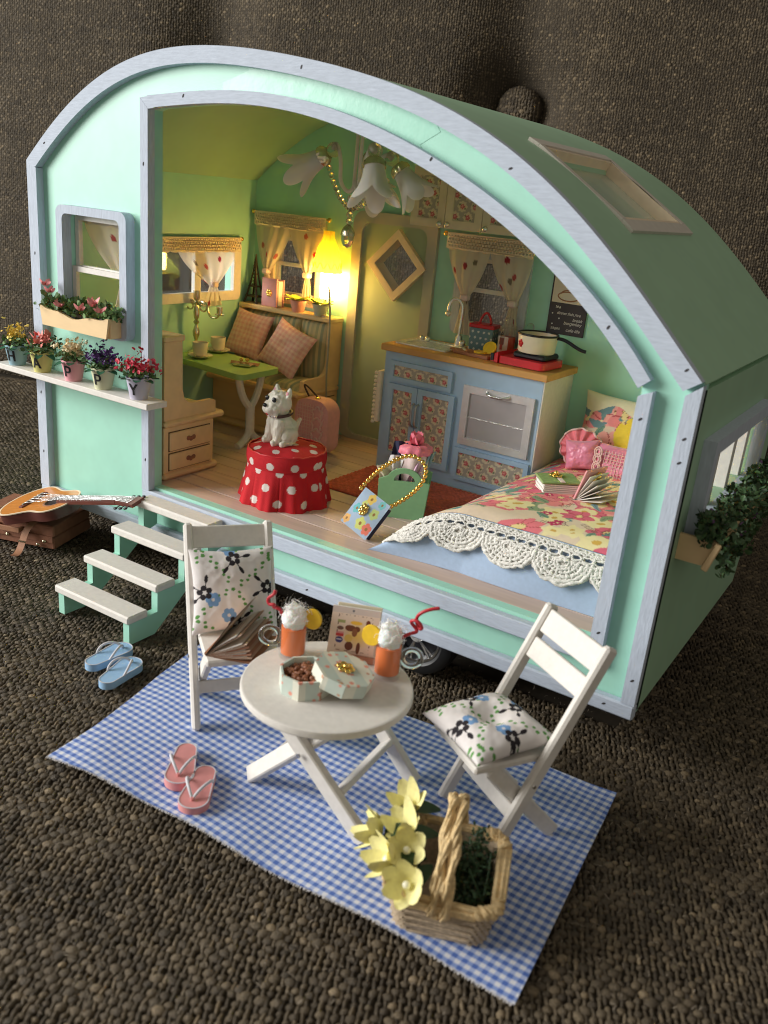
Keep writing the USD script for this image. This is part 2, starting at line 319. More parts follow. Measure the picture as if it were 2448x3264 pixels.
def back_d(a, h):
    """how far the back's face stands behind its foot at sideways a and height h"""
    d = .16 * h
    puff = np.zeros_like(a)
    for (ta, th) in TUFT:
        r = np.hypot(a - ta, h - th); puff = puff + 1.2 * np.exp(-(r / 3.2) ** 2)
    for (a0, h0, a1, h1) in ((-3, 24.5, -4, 70), (-3, 24.5, -3, 5), (-27, 0, -26, 70), (21, 0, 21, 70), (-50, 0, -50, 70)):
        t = np.clip(((a - a0) * (a1 - a0) + (h - h0) * (h1 - h0)) / ((a1 - a0) ** 2 + (h1 - h0) ** 2), 0, 1)
        r = np.hypot(a - a0 - t * (a1 - a0), h - h0 - t * (h1 - h0)); puff = puff + 1.5 * np.exp(-(r / 3.4) ** 2)
    return d + puff + 1.2 * np.exp(-h / 2.5) * 1.5 + .3 * (fbm(np.stack([a * .06, h * .06, a * 0], -1), 2, 9) - .5)
def seat_pt(a, b): return np.stack([E2[0] + SR[0] * a + SF[0] * b, E2[1] + SR[1] * a + SF[1] * b, seat_z(a, b)], -1)
def back_pt(a, h):
    d = BACK + back_d(a, h); return np.stack([E2[0] + SR[0] * a + SF[0] * d, E2[1] + SR[1] * a + SF[1] * d, h - 1.2], -1)
def seen(p):
    """inside a wide margin of the frame and not behind the caravan's body"""
    q = p - EYE; d = q @ FWD; ok = (np.abs(q @ RGT) < d * .56) & (np.abs(q @ DWN) < d * .72)
    t = -EYE[1] / (p[:, 1] - EYE[1] + 1e-9); X = EYE[0] + t * (p[:, 0] - EYE[0]); Z = EYE[2] + t * (p[:, 2] - EYE[2]); hid = (p[:, 1] > 2) & (X > 2.5) & (X < 27) & (Z > 4) & (Z < np.interp(X, AX_, AZ0) - 2.5)
    tb_ = (13.8 - EYE[1]) / (p[:, 1] - EYE[1] + 1e-9); Xb = EYE[0] + tb_ * (p[:, 0] - EYE[0]); Zb = EYE[2] + tb_ * (p[:, 2] - EYE[2]); win_ = (p[:, 1] > 14) & (Zb > 10.5) & (Zb < 15) & (Xb > 1.5) & (Xb < 18)
    under = (p[:, 0] > 1.5) & (p[:, 0] < 28) & (p[:, 1] > 2.5) & (p[:, 1] < 14) & (p[:, 2] < 2)
    return ok & ~(hid & ~win_) & ~under
AX_, AZ0 = np.array([0, 5, 10, 15, 20, 25, 29]), np.array([16.6, 20, 20.9, 20.5, 19.2, 16.3, 12.5])
def weave(fn, a0, a1, b0, b1, pa, pb, keep, seed, hmul=1., rings=2):
    """every visible crossing of the yarn as one small raised nub of thread, in a plain weave, all in one mesh"""
    g = np.random.default_rng(seed); ia = np.arange(int((a1 - a0) / pa)); ib = np.arange(int((b1 - b0) / pb)); I, J = np.meshgrid(ia, ib, indexing='ij'); I, J = I.ravel(), J.ravel()
    wob = .6 * (noise(np.stack([I * .0 + J * .035, I * .02, I * 0.], -1), seed) - .5); wob2 = .6 * (noise(np.stack([I * .03, J * .02, I * 0. + 5], -1), seed + 1) - .5)
    a = a0 + (I + .5 + wob + g.normal(0, .10, I.shape)) * pa; b = b0 + (J + .5 + wob2 + g.normal(0, .10, I.shape)) * pb
    k = keep(a, b) & seen(fn(a, b)); a, b, I, J = a[k], b[k], I[k], J[k]; N = len(a)
    p = fn(a, b); e = .05; ta = fn(a + e, b) - p; tb = fn(a, b + e) - p; ta /= np.linalg.norm(ta, axis=1)[:, None]; tb /= np.linalg.norm(tb, axis=1)[:, None]; nn = np.cross(ta, tb); nn /= np.linalg.norm(nn, axis=1)[:, None]
    weft = ((I + J) % 2 == 0); tg = np.where(weft, g.normal(size=N) * .38 + .35, g.normal(size=N) * .14)
    slub = .85 + .5 * noise(np.stack([J * .9, I * .06, I * 0.], -1), seed + 7); sl2 = .85 + .4 * noise(np.stack([I * .9, J * .06, I * 0.], -1), seed + 8)
    big = g.uniform(.70, 1.18, N); ra = np.where(weft, pa * .80 * slub * big, pa * .34 * sl2); rb = np.where(weft, pb * .54 * slub * big, pb * 1.05); hh = np.where(weft, .46, .36) * pa * hmul * np.where(weft, big, 1) * g.uniform(.75, 1.2, N) * np.where(weft, slub, sl2)
    ang = np.linspace(0, 2 * PI, 7)[:-1]; prof = [(1.0, -.25), (.78, .55)] if rings == 2 else [(1.0, -.25)]; nv = 1 + 6 * len(prof)
    dirA = ta * np.cos(tg)[:, None] + tb * np.sin(tg)[:, None]; dirB = tb * np.cos(tg)[:, None] - ta * np.sin(tg)[:, None]
    V = [p + nn * hh[:, None]]; Nn = [nn]
    for (rr, zz_) in prof:
        for q in ang:
            V.append(p + dirA * (ra * rr * math.cos(q))[:, None] + dirB * (rb * rr * math.sin(q))[:, None] + nn * (hh * zz_)[:, None])
            m = dirA * (math.cos(q) / ra * .1)[:, None] + dirB * (math.sin(q) / rb * .1)[:, None] + nn * (.25 if rr > .9 else .8); Nn.append(m / np.linalg.norm(m, axis=1)[:, None])
    V = np.stack(V, 1); Nn = np.stack(Nn, 1); f = []
    for j in range(6):
        j2 = (j + 1) % 6; f += [(0, 7 + j, 7 + j2), (7 + j, 1 + j, 1 + j2), (7 + j, 1 + j2, 7 + j2)] if rings == 2 else [(0, 1 + j, 1 + j2)]
    F = (np.array(f)[None] + (np.arange(N) * nv)[:, None, None]).reshape(-1, 3)
    t = np.clip(g.beta(1.6, 3.2, N) + .25 * (noise(np.stack([J * .33, I * .04, I * 0.], -1), seed + 3) - .5) + .2 * (noise(np.stack([I * .33, J * .04, I * 0.], -1), seed + 4) - .5), 0, 1)
    c = mixc((.060, .043, .024), (.228, .172, .102), t); c[g.uniform(size=N) > .92] *= 1.75; c = c * np.where(weft, 1.05, .95)[:, None]
    return V.reshape(-1, 3), F, Nn.reshape(-1, 3), np.repeat(c, nv, 0)
def raw(t, name, V, F, N, C, look, kind):
    path = uniq(t.path, name); m = UsdGeom.Mesh.Define(stage, path)
    m.CreatePointsAttr(Vt.Vec3fArray.FromNumpy((V * CM).astype(np.float32))); m.CreateFaceVertexCountsAttr(Vt.IntArray.FromNumpy(np.full(len(F), 3, np.int32))); m.CreateFaceVertexIndicesAttr(Vt.IntArray.FromNumpy(F.astype(np.int32).ravel()))
    m.CreateSubdivisionSchemeAttr('none'); m.CreateNormalsAttr(Vt.Vec3fArray.FromNumpy(N.astype(np.float32))); m.SetNormalsInterpolation('vertex')
    UsdGeom.PrimvarsAPI(m).CreatePrimvar('col', Sdf.ValueTypeNames.Color3fArray, 'vertex').Set(Vt.Vec3fArray.FromNumpy(C.astype(np.float32)))
    UsdShade.MaterialBindingAPI.Apply(m.GetPrim()).Bind(LOOK[look]); m.GetPrim().SetCustomDataByKey('kind', kind)
mat('sofa_base', (.045, .034, .021), .9, var=.3, vs=5)
seat = thing('sofa_seat', 'brown woven sofa seat that everything stands on', None, kind='structure')
A, B = np.meshgrid(np.linspace(-75, 75, 90), np.linspace(4, 72, 64), indexing='ij')
part(seat, 'cushion', gridmesh(seat_pt(A, B) - [0, 0, .05]), 'sofa_base', True)
def in_view(a, b): return (np.abs(a) < 6 + .62 * b) & ~((a > 6) & (a < 16) & (b > 54))
raw(seat, 'woven_thread', *weave(seat_pt, -52, 48, 8, 68, .17, .195, in_view, 5), 'sofa_thread', 'stuff')
def lint(a0, a1, b0, b1, n, seed):
    g = np.random.default_rng(seed); V, F = [], []
    for k in range(n):
        a, b = g.uniform(a0, a1), g.uniform(b0, b1)
        if abs(a) > 4 + .5 * b: continue
        p = seat_pt(np.array([a]), np.array([b]))[0] + [0, 0, .10]; d = g.normal(size=3) * [.11, .11, .03]; w_ = np.cross(d, [0, 0, 1]); w_ = w_ / np.linalg.norm(w_) * .007; m_ = p + d * .5 + g.normal(size=3) * .03 + [0, 0, .03]; q = p + d + [0, 0, -.02]; o = 6 * len(V)
        V.append([p - w_, p + w_, m_ - w_, m_ + w_, q - w_, q + w_]); F += [(o, o + 1, o + 3), (o, o + 3, o + 2), (o + 2, o + 3, o + 5), (o + 2, o + 5, o + 4)]
    return np.array(V).reshape(-1, 3), np.array(F)
mat('lint_fibre', (.30, .25, .19), .9, var=.2)
part(seat, 'loose_fibre', lint(-22, 24, 12, 42, 5200, 17), 'lint_fibre', kind='stuff')
bk = thing('sofa_back', 'brown woven sofa back with deep button tufting behind the caravan', None, kind='structure')
A, H = np.meshgrid(np.linspace(-80, 80, 200), np.linspace(-7, 62, 120), indexing='ij')
part(bk, 'cushion', gridmesh(back_pt(A, H)), 'sofa_base', True)
raw(bk, 'woven_thread', *weave(back_pt, -58, 56, 0, 56, .19, .205, lambda a, h: (np.abs(a) < 60) & ((h > 10) | (a < 0)), 11, .8, 1), 'sofa_thread', 'stuff')
for k, (ta, th) in enumerate(TUFT[:1]):
    P = back_pt(np.array([ta]), np.array([th]))[0]; c3 = P - np.array([SF[0], SF[1], -.16]) * 1.0
    def bt(a, h):
        r = np.hypot(a, h) / 1.75; dz = 1.25 * np.sqrt(np.clip(1 - np.minimum(r, 1) ** 2.6, 0, 1))
        return c3 + np.stack([SR[0] * a - SF[0] * dz, SR[1] * a - SF[1] * dz, h], -1)
    R_, T_ = np.meshgrid(np.linspace(0, 1.75, 14), np.linspace(0, 2 * PI, 40), indexing='ij')
    part(bk, 'button', gridmesh(bt(R_ * np.cos(T_), R_ * np.sin(T_))), 'sofa_base', True)
    raw(bk, 'button_thread', *weave(bt, -1.75, 1.75, -1.75, 1.75, .235, .25, lambda a, h: np.hypot(a, h) < 1.68, 12, .6), 'sofa_thread', 'stuff')

# ---------------------------------------------------------------- the caravan
AX = np.array([0.03, 1.72, 3.19, 4.82, 6.84, 8.72, 9.84, 12.18, 14.36, 16.41, 18.36, 20.21, 22.02, 23.78, 25.38, 27.01, 28.94]); AZ_ = np.array([16.63, 18.04, 19.1, 19.94, 20.58, 20.88, 20.91, 20.81, 20.58, 20.23, 19.74, 19.13, 18.3, 17.25, 16.01, 14.46, 12.58])
pf = np.polyfit(AX, AZ_, 6); XO = np.linspace(.03, 28.94, 90); ARCH = np.c_[XO, np.polyval(pf, XO)]
OX = np.array([7.27, 8.74, 10.33, 12.26, 14.29, 16.2, 18.04, 19.8, 21.52, 23.19, 24.84, 26.3, 27.16]); OZ = np.array([18.84, 19.01, 19.1, 19.07, 18.89, 18.55, 18.05, 17.36, 16.54, 15.52, 14.41, 13.2, 12.1])
pg = np.polyfit(OX, OZ, 5); XI = np.linspace(7.28, 27.16, 70); OPEN = np.c_[XI, np.polyval(pg, XI)]
def off(curve, d):
    t = np.gradient(curve, axis=0); t /= np.linalg.norm(t, axis=1)[:, None]; return curve + np.c_[-t[:, 1], t[:, 0]] * d
def roof_z(x): return np.interp(x, ARCH[:, 0], ARCH[:, 1])
body = sg.Polygon([(.06, 1.85), (.06, 16.6)] + [tuple(p) for p in off(ARCH, -.06)] + [(28.9, 12.5), (28.9, 1.85)]).buffer(0)
opening = sg.Polygon([(7.28, 3.97), (7.28, 18.8)] + [tuple(p) for p in OPEN[1:]] + [(27.16, 3.97)]).buffer(0)
WIN = (2.3, 5.75, 10.4, 14.72)
cv = thing('caravan', 'toy mint green caravan with pale blue wooden trim and one open side', 'caravan', (14.5, 7, 0))
def C_(name, mesh, look, smooth=False, **k): return part(cv, name, mesh, look, smooth, w=True, **k)
fwall = prism(body.difference(opening.buffer(.02)).difference(rrect(*WIN, .25)), 'y', .35, .78)
C_('front_wall', fwall, 'mint_paint')
# trim on the front
at_ = np.vstack([ARCH, off(ARCH, -.55)[::-1]]); arch_poly = sg.Polygon(at_).buffer(0).intersection(sg.Polygon([(-1, 16.66), (.70, 16.38), (14, 14), (28.42, 12.32), (29.2, 12.86), (29, 23), (-1, 23)]))
AT = C_('arch_trim', prism(arch_poly, 'y', 0, .35), 'trim_paint', 30)
ST = C_('side_trim', prism(sg.Polygon([(.03, 2.33), (.63, 2.33), (.63, 16.36), (.03, 16.62)]), 'y', .003, .35), 'trim_paint_upright')
ST2 = C_('side_trim', prism(sg.Polygon([(28.50, 2.34), (28.94, 2.34), (28.94, 12.54), (28.50, 12.2)]), 'y', .003, .35), 'trim_paint_upright')
BT = C_('base_trim', box(.02, 28.96, 0, .36, 1.8, 2.325, .06), 'trim_paint')
FP = C_('frame_post', prism(sg.Polygon([(6.87, 3.84), (7.28, 3.84), (7.28, 18.82), (6.87, 19.19)]), 'y', .002, .35), 'trim_paint_upright')
FP2 = C_('frame_post', prism(sg.Polygon([(27.16, 3.84), (27.61, 3.84), (27.61, 12.12), (27.2, 11.93)]), 'y', .002, .35), 'trim_paint_upright')
fo = sg.Polygon(np.vstack([OPEN, off(OPEN, .42)[::-1]])).buffer(0).union(sg.Polygon([(6.87, 19.19), (7.29, 18.82), (7.6, 18.86), (7.6, 19.3)])).intersection(sg.Polygon([(6.87, 19.20), (7.28, 18.83), (14, 14), (27.0, 12.0), (27.72, 12.32), (27, 22), (6.87, 22)]))
FA = C_('frame_arch', prism(fo, 'y', .004, .35), 'trim_paint', 30)
SL = C_('sill_trim', box(6.87, 27.61, 0, .35, 3.27, 3.835, .04), 'trim_paint')
def nail(parent, x, z, rot=0, r=.048):
    e = sa.rotate(sa.scale(sg.Point(0, 0).buffer(r, quad_segs=3), 1.5, .7), rot); part(parent, 'nail_hole', prism(sa.translate(e, x, z), 'y', -.006, .004), 'nail_dark', w=True)
for x, z, r_ in ((1.25, 17.35, 30), (14.4, 20.28, 70), (28.4, 12.9, 40), (22.3, 17.7, 20)): nail(AT, x, z, r_)
for z in (4.0, 6.8, 12.9): nail(ST, .33, z, 80)
for z in (3.2, 10.3, 11.0): nail(ST2, 28.72, z, 40)
for x, z in ((27.4, 11.3), (27.4, 4.4)): nail(FP2, x, z, 40)
for x, z in ((9.1, 19.3), (19.6, 17.8), (26.0, 13.7)): nail(FA, x, z, 60)
nail(FP, 7.05, 16.9, 80); nail(FP, 7.1, 5.2, 80)
for x in (6.1, 16.0, 28.0, 27.2): nail(BT, x, 2.08, 30)
# roof with its skylight hole, end walls, back wall, floor
inner = off(ARCH, -.42); rp = sg.Polygon(np.vstack([off(ARCH, -.012), inner[::-1]])).buffer(0)
SKY = (21.55, 24.7, 3.7, 10.1)
roof = man(prism(rp, 'y', .352, 15.0)) - man(box(SKY[0], SKY[1], SKY[2], SKY[3], 10, 25, .001))
C_('roof', roof, 'mint_roof', 25)
lw = sg.box(.352, 1.9, 14.7, 16.8).difference(rrect(6.6, 12.2, 10.75, 13.25, .2))
C_('left_wall', prism(lw, 'x', .08, .72), 'mint_paint')
RW = (2.3, 10.2, 7.9, 10.25)
rw = sg.Polygon([(.352, 1.9), (14.3, 1.9), (14.75, 3.0), (14.75, 12.35), (.352, 12.35)]).difference(sg.box(RW[0], RW[2], RW[1], RW[3]))
C_('right_wall', prism(rw, 'x', 28.3, 28.9), 'mint_roof')
WB, WC = (2.3, 5.2, 10.9, 14.0), (13.95, 17.05, 11.0, 14.2)
ib = body.intersection(sg.box(.72, 1.9, 28.3, 21)).difference(rrect(*WB, .2)).difference(rrect(*WC, .2))
DC = (10.25, 13.33); dia = sg.Polygon([(DC[0], DC[1] + 1.36), (DC[0] + 1.36, DC[1]), (DC[0], DC[1] - 1.36), (DC[0] - 1.36, DC[1])])
sk = prism(ib.difference(dia).intersection(sg.Polygon([(.72, 1.9)] + [tuple(p) for p in off(ARCH, -.43)] + [(28.3, 1.9)])), 'y', 13.8, 14.3)
C_('back_wall', sk, 'mint_paint')
FL = C_('floor', box(.72, 28.3, .78, 13.8, 2.0, 3.90, .01), 'stain_line')
y = .785
k = 0
while y < 13.6:
    w_ = [1.04, .98, 1.08, 1.0][k % 4]; x0 = .73; cuts = []
    for x1 in cuts + [28.29]:
        part(FL, 'plank', box(x0, x1 - .012, y, min(y + w_ - .055, 13.79), 3.90, 3.95, .012), ['plank_print', 'plank_print_warm', 'plank_print_pale'][(k * 2 + (x0 > 1)) % 3], w=True); x0 = x1
    y += w_; k += 1
rag = [(11.2 + .8 * math.sin(k * 1.7), 17 + k * .4) for k in range(12)] + [(19.3 + .4 * math.sin(k * 2.1), 21.4 - k * .4) for k in range(12)]
sm = body.buffer(-.50).difference(opening.buffer(.30)).intersection(sg.Polygon(rag).buffer(0))
C_('varnish_smear', prism(sm, 'y', .338, .352), 'varnish')
# front window: proud frame, two sashes
fr = rrect(1.92, 6.15, 10.0, 15.05, .35).difference(rrect(2.3, 5.75, 10.4, 14.72, .25))
FW = C_('window', prism(fr, 'y', -.1, .352), 'trim_paint_upright', 30)
def sash(par, x0, x1, z0, z1, y0, y1, b=.22, look='white_paint'):
    return part(par, 'sash', prism(sg.box(x0, z0, x1, z1).difference(sg.box(x0 + b, z0 + b, x1 - b, z1 - b)), 'y', y0, y1), look, w=True)
sash(FW, 2.32, 5.73, 12.45, 14.7, .55, .76); sash(FW, 2.32, 5.73, 10.42, 12.62, .36, .54)
part(FW, 'pane', box(2.5, 5.55, .62, .64, 12.6, 14.5, .002), 'pane_glass', w=True)
# left end window
LWF = C_('window', prism(rrect(6.2, 12.5, 10.45, 13.5, .3).difference(sg.box(6.75, 10.95, 9.0, 13.1)).difference(sg.box(9.45, 10.95, 11.95, 13.1)), 'x', .721, .95), 'white_paint')
part(LWF, 'pane', box(.4, .42, 6.61, 12.19, 10.76, 13.24, .002), 'pane_glass', w=True)
# back windows
for (x0, x1, z0, z1), lk in ((WB, 'pale_wood'), (WC, 'trim_paint_upright')):
    W_ = C_('window', prism(rrect(x0 - .4, x1 + .4, z0 - .4, z1 + .4, .3).difference(rrect(x0, x1, z0, z1, .15)), 'y', 13.62, 13.799), lk)
    zm = (z0 + z1) / 2 + .1
    sash(W_, x0 + .01, x1 - .01, zm - .1, z1 - .01, 14.0, 14.2, .2); sash(W_, x0 + .01, x1 - .01, z0 + .01, zm + .12, 13.82, 13.99, .2)
    part(W_, 'pane', box(x0 + .1, x1 - .1, 14.08, 14.1, z0 + .1, z1 - .1, .002), 'pane_glass', w=True)
# door with its diamond window
DR = C_('door', prism(rrect(8.0, 11.85, 4.25, 15.2, .5).difference(dia), 'y', 13.72, 13.799), 'door_green')
part(DR, 'door_frame', prism(rrect(7.45, 12.4, 3.96, 15.75, .6).difference(rrect(8.0, 11.85, 4.25, 15.2, .5)), 'y', 13.55, 13.798), 'grey_frame', 30, w=True)
d2 = sa.scale(dia, 1.28, 1.28)
part(DR, 'window_frame', prism(d2.difference(dia), 'y', 13.42, 13.72), 'pale_wood', w=True)
part(DR, 'window_liner', prism(sa.scale(dia, .998, .998).difference(sa.scale(dia, .93, .93)), 'y', 13.425, 14.28), 'pale_wood', w=True)
part(DR, 'pane', prism(sa.scale(dia, .928, .928), 'y', 13.47, 13.49), 'mirror_pane', w=True)
# skylight: frame follows the slope of the roof
def slope_box(x0, x1, y0, y1, up, dn):
    z0, z1 = roof_z(x0), roof_z(x1); s = np.array([-(z1 - z0), x1 - x0]); s /= np.linalg.norm(s)
    return hull([(x + s[0] * u, yy_, z + s[1] * u) for x, z in ((x0, z0), (x1, z1)) for yy_ in (y0, y1) for u in (dn, up)])
SK = C_('skylight', slope_box(SKY[0] - .38, SKY[0] + .0, SKY[2] - .35, SKY[3] + .35, .1, -.05), 'skylight_frame')
part(SK, 'frame_rail', slope_box(SKY[1], SKY[1] + .38, SKY[2] - .35, SKY[3] + .35, .1, -.05), 'skylight_frame', w=True)
for yy_ in (SKY[2] - .35, SKY[3]): part(SK, 'frame_rail', slope_box(SKY[0] + .003, SKY[1] - .003, yy_, yy_ + .35, .1, -.05), 'skylight_frame', w=True)
part(SK, 'liner', slope_box(SKY[0] + .005, SKY[0] + .12, SKY[2] + .02, SKY[3] - .02, .05, -.62), 'pale_wood', w=True); part(SK, 'liner', slope_box(SKY[1] - .12, SKY[1] - .005, SKY[2] + .02, SKY[3] - .02, .05, -.62), 'pale_wood', w=True)
part(SK, 'liner', slope_box(SKY[0] + .125, SKY[1] - .125, SKY[3] - .14, SKY[3] - .02, .05, -.62), 'pale_wood', w=True); part(SK, 'liner', slope_box(SKY[0] + .125, SKY[1] - .125, SKY[2] + .02, SKY[2] + .14, .05, -.62), 'pale_wood', w=True)
part(SK, 'pane', slope_box(SKY[0] + .13, SKY[1] - .13, SKY[2] + .15, SKY[3] - .15, -.4, -.43), 'hazy_pane', w=True)
# right end window: deep frame, mullions
RWF = C_('window', prism(sg.box(RW[0] - .5, RW[2] - .45, RW[1] + .5, RW[3] + .45).difference(sg.box(RW[0], RW[2], RW[1], RW[3])), 'x', 28.901, 29.3), 'trim_paint_upright')
for yy_ in (4.6, 7.2, 9.4): part(RWF, 'mullion', box(28.45, 28.85, yy_, yy_ + .45, RW[2] - .01, RW[3] + .01, .02), 'white_paint', w=True)
part(RWF, 'pane', box(28.40, 28.42, RW[0], RW[1], RW[2], RW[3], .002), 'pane_glass', w=True)
# wheel under the body
def wheel(x, y0, sgn):
    n = 60; prof = [(1.02, .0), (1.06, .1), (1.16, .16), (1.38, .12), (1.52, .02), (1.55, -.1), (1.55, -.62), (1.4, -.75), (.9, -.78)]
    v, f = lathe([(r, d * 1.) for r, d in prof], n); tv = np.c_[v[:, 0], -v[:, 2] * sgn, v[:, 1]]
    W_ = C_('wheel', (tv + [x, y0, 1.50], f), 'tyre_rubber', 40)
    for k in range(44):
        a = 2 * PI * k / 44; bx = plank((1.5 * math.cos(a), .06, 1.5 * math.sin(a)), (1.53 * math.cos(a + .05), .5, 1.53 * math.sin(a + .05)), (-math.sin(a), 0, math.cos(a)), .1, .1, .01); part(W_, 'tread', (bx[0] + [x, y0, 1.5], bx[1]), 'tyre_rubber', w=True)
    v, f = lathe([(1.05, -.02), (1.03, .09), (.95, .1), (.93, -.02), (.86, -.2)], n); part(W_, 'rim', (np.c_[v[:, 0], -v[:, 2], v[:, 1]] + [x, y0, 1.5], f), 'silver', 40, w=True)
    v, f = lathe([(0.001, -.25), (.9, -.25)], n); part(W_, 'dish', (np.c_[v[:, 0], -v[:, 2], v[:, 1]] + [x, y0, 1.5], f), 'black_plastic', w=True)
    for k in range(6):
        a = k * PI / 3 + .3
        for da in (-.1, .1):
            b = plank((.2 * math.cos(a), -.0, .2 * math.sin(a)), (.95 * math.cos(a + da), -.02, .95 * math.sin(a + da)), (-math.sin(a), 0, math.cos(a)), .08, .1, .02); part(W_, 'spoke', (b[0] + [x, y0, 1.5], b[1]), 'silver', w=True)
    part(W_, 'hub', ball((x, y0, 1.5), (.28, .12, .28)), 'foil', True, w=True)
wheel(20.6, .75, 1)
# the shelf along the outside
C_('shelf', box(-1.35, 8.4, -1.1, -.003, 7.75, 8.0, .03), 'white_paint')
# ---------------------------------------------------------------- outside: steps, rug, table, chairs and what lies about
st = thing('steps', 'white and mint wooden steps leading up to the caravan floor', 'steps', (9.5, -2.5, 0))
TR = [(-5.0, 1.17), (-3.6, 2.0), (-2.2, 2.88), (-.9, 3.74)]
for y_, z_ in TR: part(st, 'tread', box(7.42, 11.62, y_, y_ + 1.0 - (.1 if y_ > -1 else 0), z_ - .32, z_, .06), 'white_paint', w=True)
pro = sg.Polygon([(-4.86, -.05), (-4.86, .848), (-3.46, .848), (-3.46, 1.678), (-2.06, 1.678), (-2.06, 2.558), (-.76, 2.558), (-.76, 3.418), (-.004, 3.418), (-.004, 2.5), (-.5, 2.35), (-3.6, -.05)])
for x_ in (7.5, 11.2): part(st, 'stringer', prism(pro, 'x', x_, x_ + .32), 'mint_paint', w=True)
# gingham rug
RC = np.array([(15.1, -11.15), (30.0, -10.36), (29.3, -1.45), (13.45, -3.0)])
u, v_ = np.meshgrid(np.linspace(0, 1, 120), np.linspace(0, 1, 80), indexing='ij')
RP = RC[0] * ((1 - u) * (1 - v_))[..., None] + RC[1] * (u * (1 - v_))[..., None] + RC[2] * (u * v_)[..., None] + RC[3] * ((1 - u) * v_)[..., None]
RP[..., 1] += (1 - v_) * .5 * np.sin(PI * u) ** 2 * (.45 + .55 * u) + (1 - v_) * .12 * np.sin(9 * u)
RP[..., 0] += (1 - u) * (.25 * np.sin(PI * v_ * 1.0) + .08 * np.sin(8 * v_))
rz = seat_zz = None
def ground(x, y):
    d = np.stack([np.asarray(x, float) - E2[0], np.asarray(y, float) - E2[1]], -1); return seat_z(d @ SR, d @ SF)
RZ = .17 + .04 * np.sin(u * 9 + v_ * 5) * (1 - v_) + .24 * (fbm(np.stack([RP[..., 0] * .35, RP[..., 1] * .35, u * 0], -1), 2, 21) - .5) + .05 * np.sin(u * 19) * (1 - v_) ** 3
rug = thing('gingham_rug', 'blue and white gingham cloth spread out under the folding table', 'picnic cloth', (22, -6.5, 0))
nd = {'tc': ('texture_coordinate', {}), 'mp': ('mapping', {'scale': (100., 100., 100.)}), 'wb': ('noise_texture', {'scale': .5, 'detail': 1.}), 'wa': ('vector_math', {'math_type': 'multiply_add', 'vector2': (.12, .12, 0.)}), 'sx': ('separate_xyz', {}),
      'ax': ('math', {'math_type': 'multiply', 'value2': 1 / .262}), 'fx': ('math', {'math_type': 'fraction'}), 'lx': ('math', {'math_type': 'less_than', 'value2': .5}),
      'ay': ('math', {'math_type': 'multiply', 'value2': 1 / .262}), 'fy': ('math', {'math_type': 'fraction'}), 'ly': ('math', {'math_type': 'less_than', 'value2': .5}),
      'hf': ('math', {'math_type': 'multiply_add', 'value2': .62}), 'h2': ('math', {'math_type': 'multiply', 'value2': .38}), 'r': ('rgb_ramp', {'ramp': [(0, lin(224, 226, 236)), (.5, lin(150, 172, 222)), (1, lin(80, 112, 188))]}),
      'w1': ('wave_texture', {'scale': 16., 'bands_direction': 'x', 'distortion': .5}), 'w2': ('wave_texture', {'scale': 16., 'bands_direction': 'y', 'distortion': .5}), 'wm': ('math', {'math_type': 'multiply'}), 'b': ('bump', {'strength': .5, 'distance': .00012}),
      'p': ('principled_bsdf', {'roughness': .85})}
LOOK['gingham'] = usdkit.material(stage, '/World/Looks/gingham', nd, [('tc.object', 'mp.vector'), ('mp.vector', 'wb.vector'), ('wb.color', 'wa.vector1'), ('mp.vector', 'wa.vector3'), ('wa.vector', 'sx.vector'),
    ('sx.x', 'ax.value1'), ('ax.value', 'fx.value1'), ('fx.value', 'lx.value1'), ('sx.y', 'ay.value1'), ('ay.value', 'fy.value1'), ('fy.value', 'ly.value1'), ('lx.value', 'h2.value1'), ('ly.value', 'hf.value1'), ('h2.value', 'hf.value3'), ('hf.value', 'r.fac'), ('r.color', 'p.base_color'),
    ('mp.vector', 'w1.vector'), ('mp.vector', 'w2.vector'), ('w1.fac', 'wm.value1'), ('w2.fac', 'wm.value2'), ('wm.value', 'b.height'), ('b.normal', 'p.normal')], 'p.BSDF')
P0 = np.dstack([RP, RZ]); v0, f0 = gridmesh(P0); v1, f1 = gridmesh(P0 - [0, 0, .04])
part(rug, 'cloth', cat((v0, f0), (v1, f1[:, ::-1])), 'gingham', True, w=True)
fr_ = []
for k in range(340):
    t = k / 340; i = int(t * 119); p = P0[i, 0] + (P0[min(i + 1, 119), 0] - P0[i, 0]) * (t * 119 - i); fr_.append(tube([p + [0, 0, -.01], p + [rng.normal() * .03, -.035 - .03 * rng.uniform(), -.04]], .010, 4))
part(rug, 'fringe', cat(*fr_), 'cloth_white', w=True, kind='stuff')
RUGZ = .17
# folding table
tb = thing('folding_table', 'round white folding table standing on the gingham cloth', 'table', (22.15, -7.1, RUGZ))
TZ = 3.72; TC = np.array([22.15, -7.1]); TRD = 2.43
part(tb, 'tabletop', lathe([(0.001, TZ), (TRD - .08, TZ), (TRD - .02, TZ - .03), (TRD, TZ - .09), (TRD, TZ - .2), (TRD - .04, TZ - .25), (0.001, TZ - .25)], 90, (TC[0], TC[1], 0)), 'white_paint', 30, w=True)
LEG = [((20.9, -8.35), (24.45, -8.15), .0), ((20.85, -5.35), (24.2, -5.2), 0.), ((23.35, -7.95), (20.3, -8.15), .0), ((23.3, -5.6), (20.05, -5.5), 0.)]
for k, (t_, b_, o_) in enumerate([((21.0, -8.35), (24.5, -8.2), 0), ((20.9, -5.1), (24.2, -5.1), 0), ((23.4, -7.95), (20.25, -8.0), 0), ((23.3, -5.5), (19.95, -5.45), 0)]):
    part(tb, 'leg', plank((t_[0], t_[1], TZ - .26), (b_[0], b_[1], RUGZ + .03), (1, 0, 1.0), .5, .28, .04), 'white_paint', w=True)
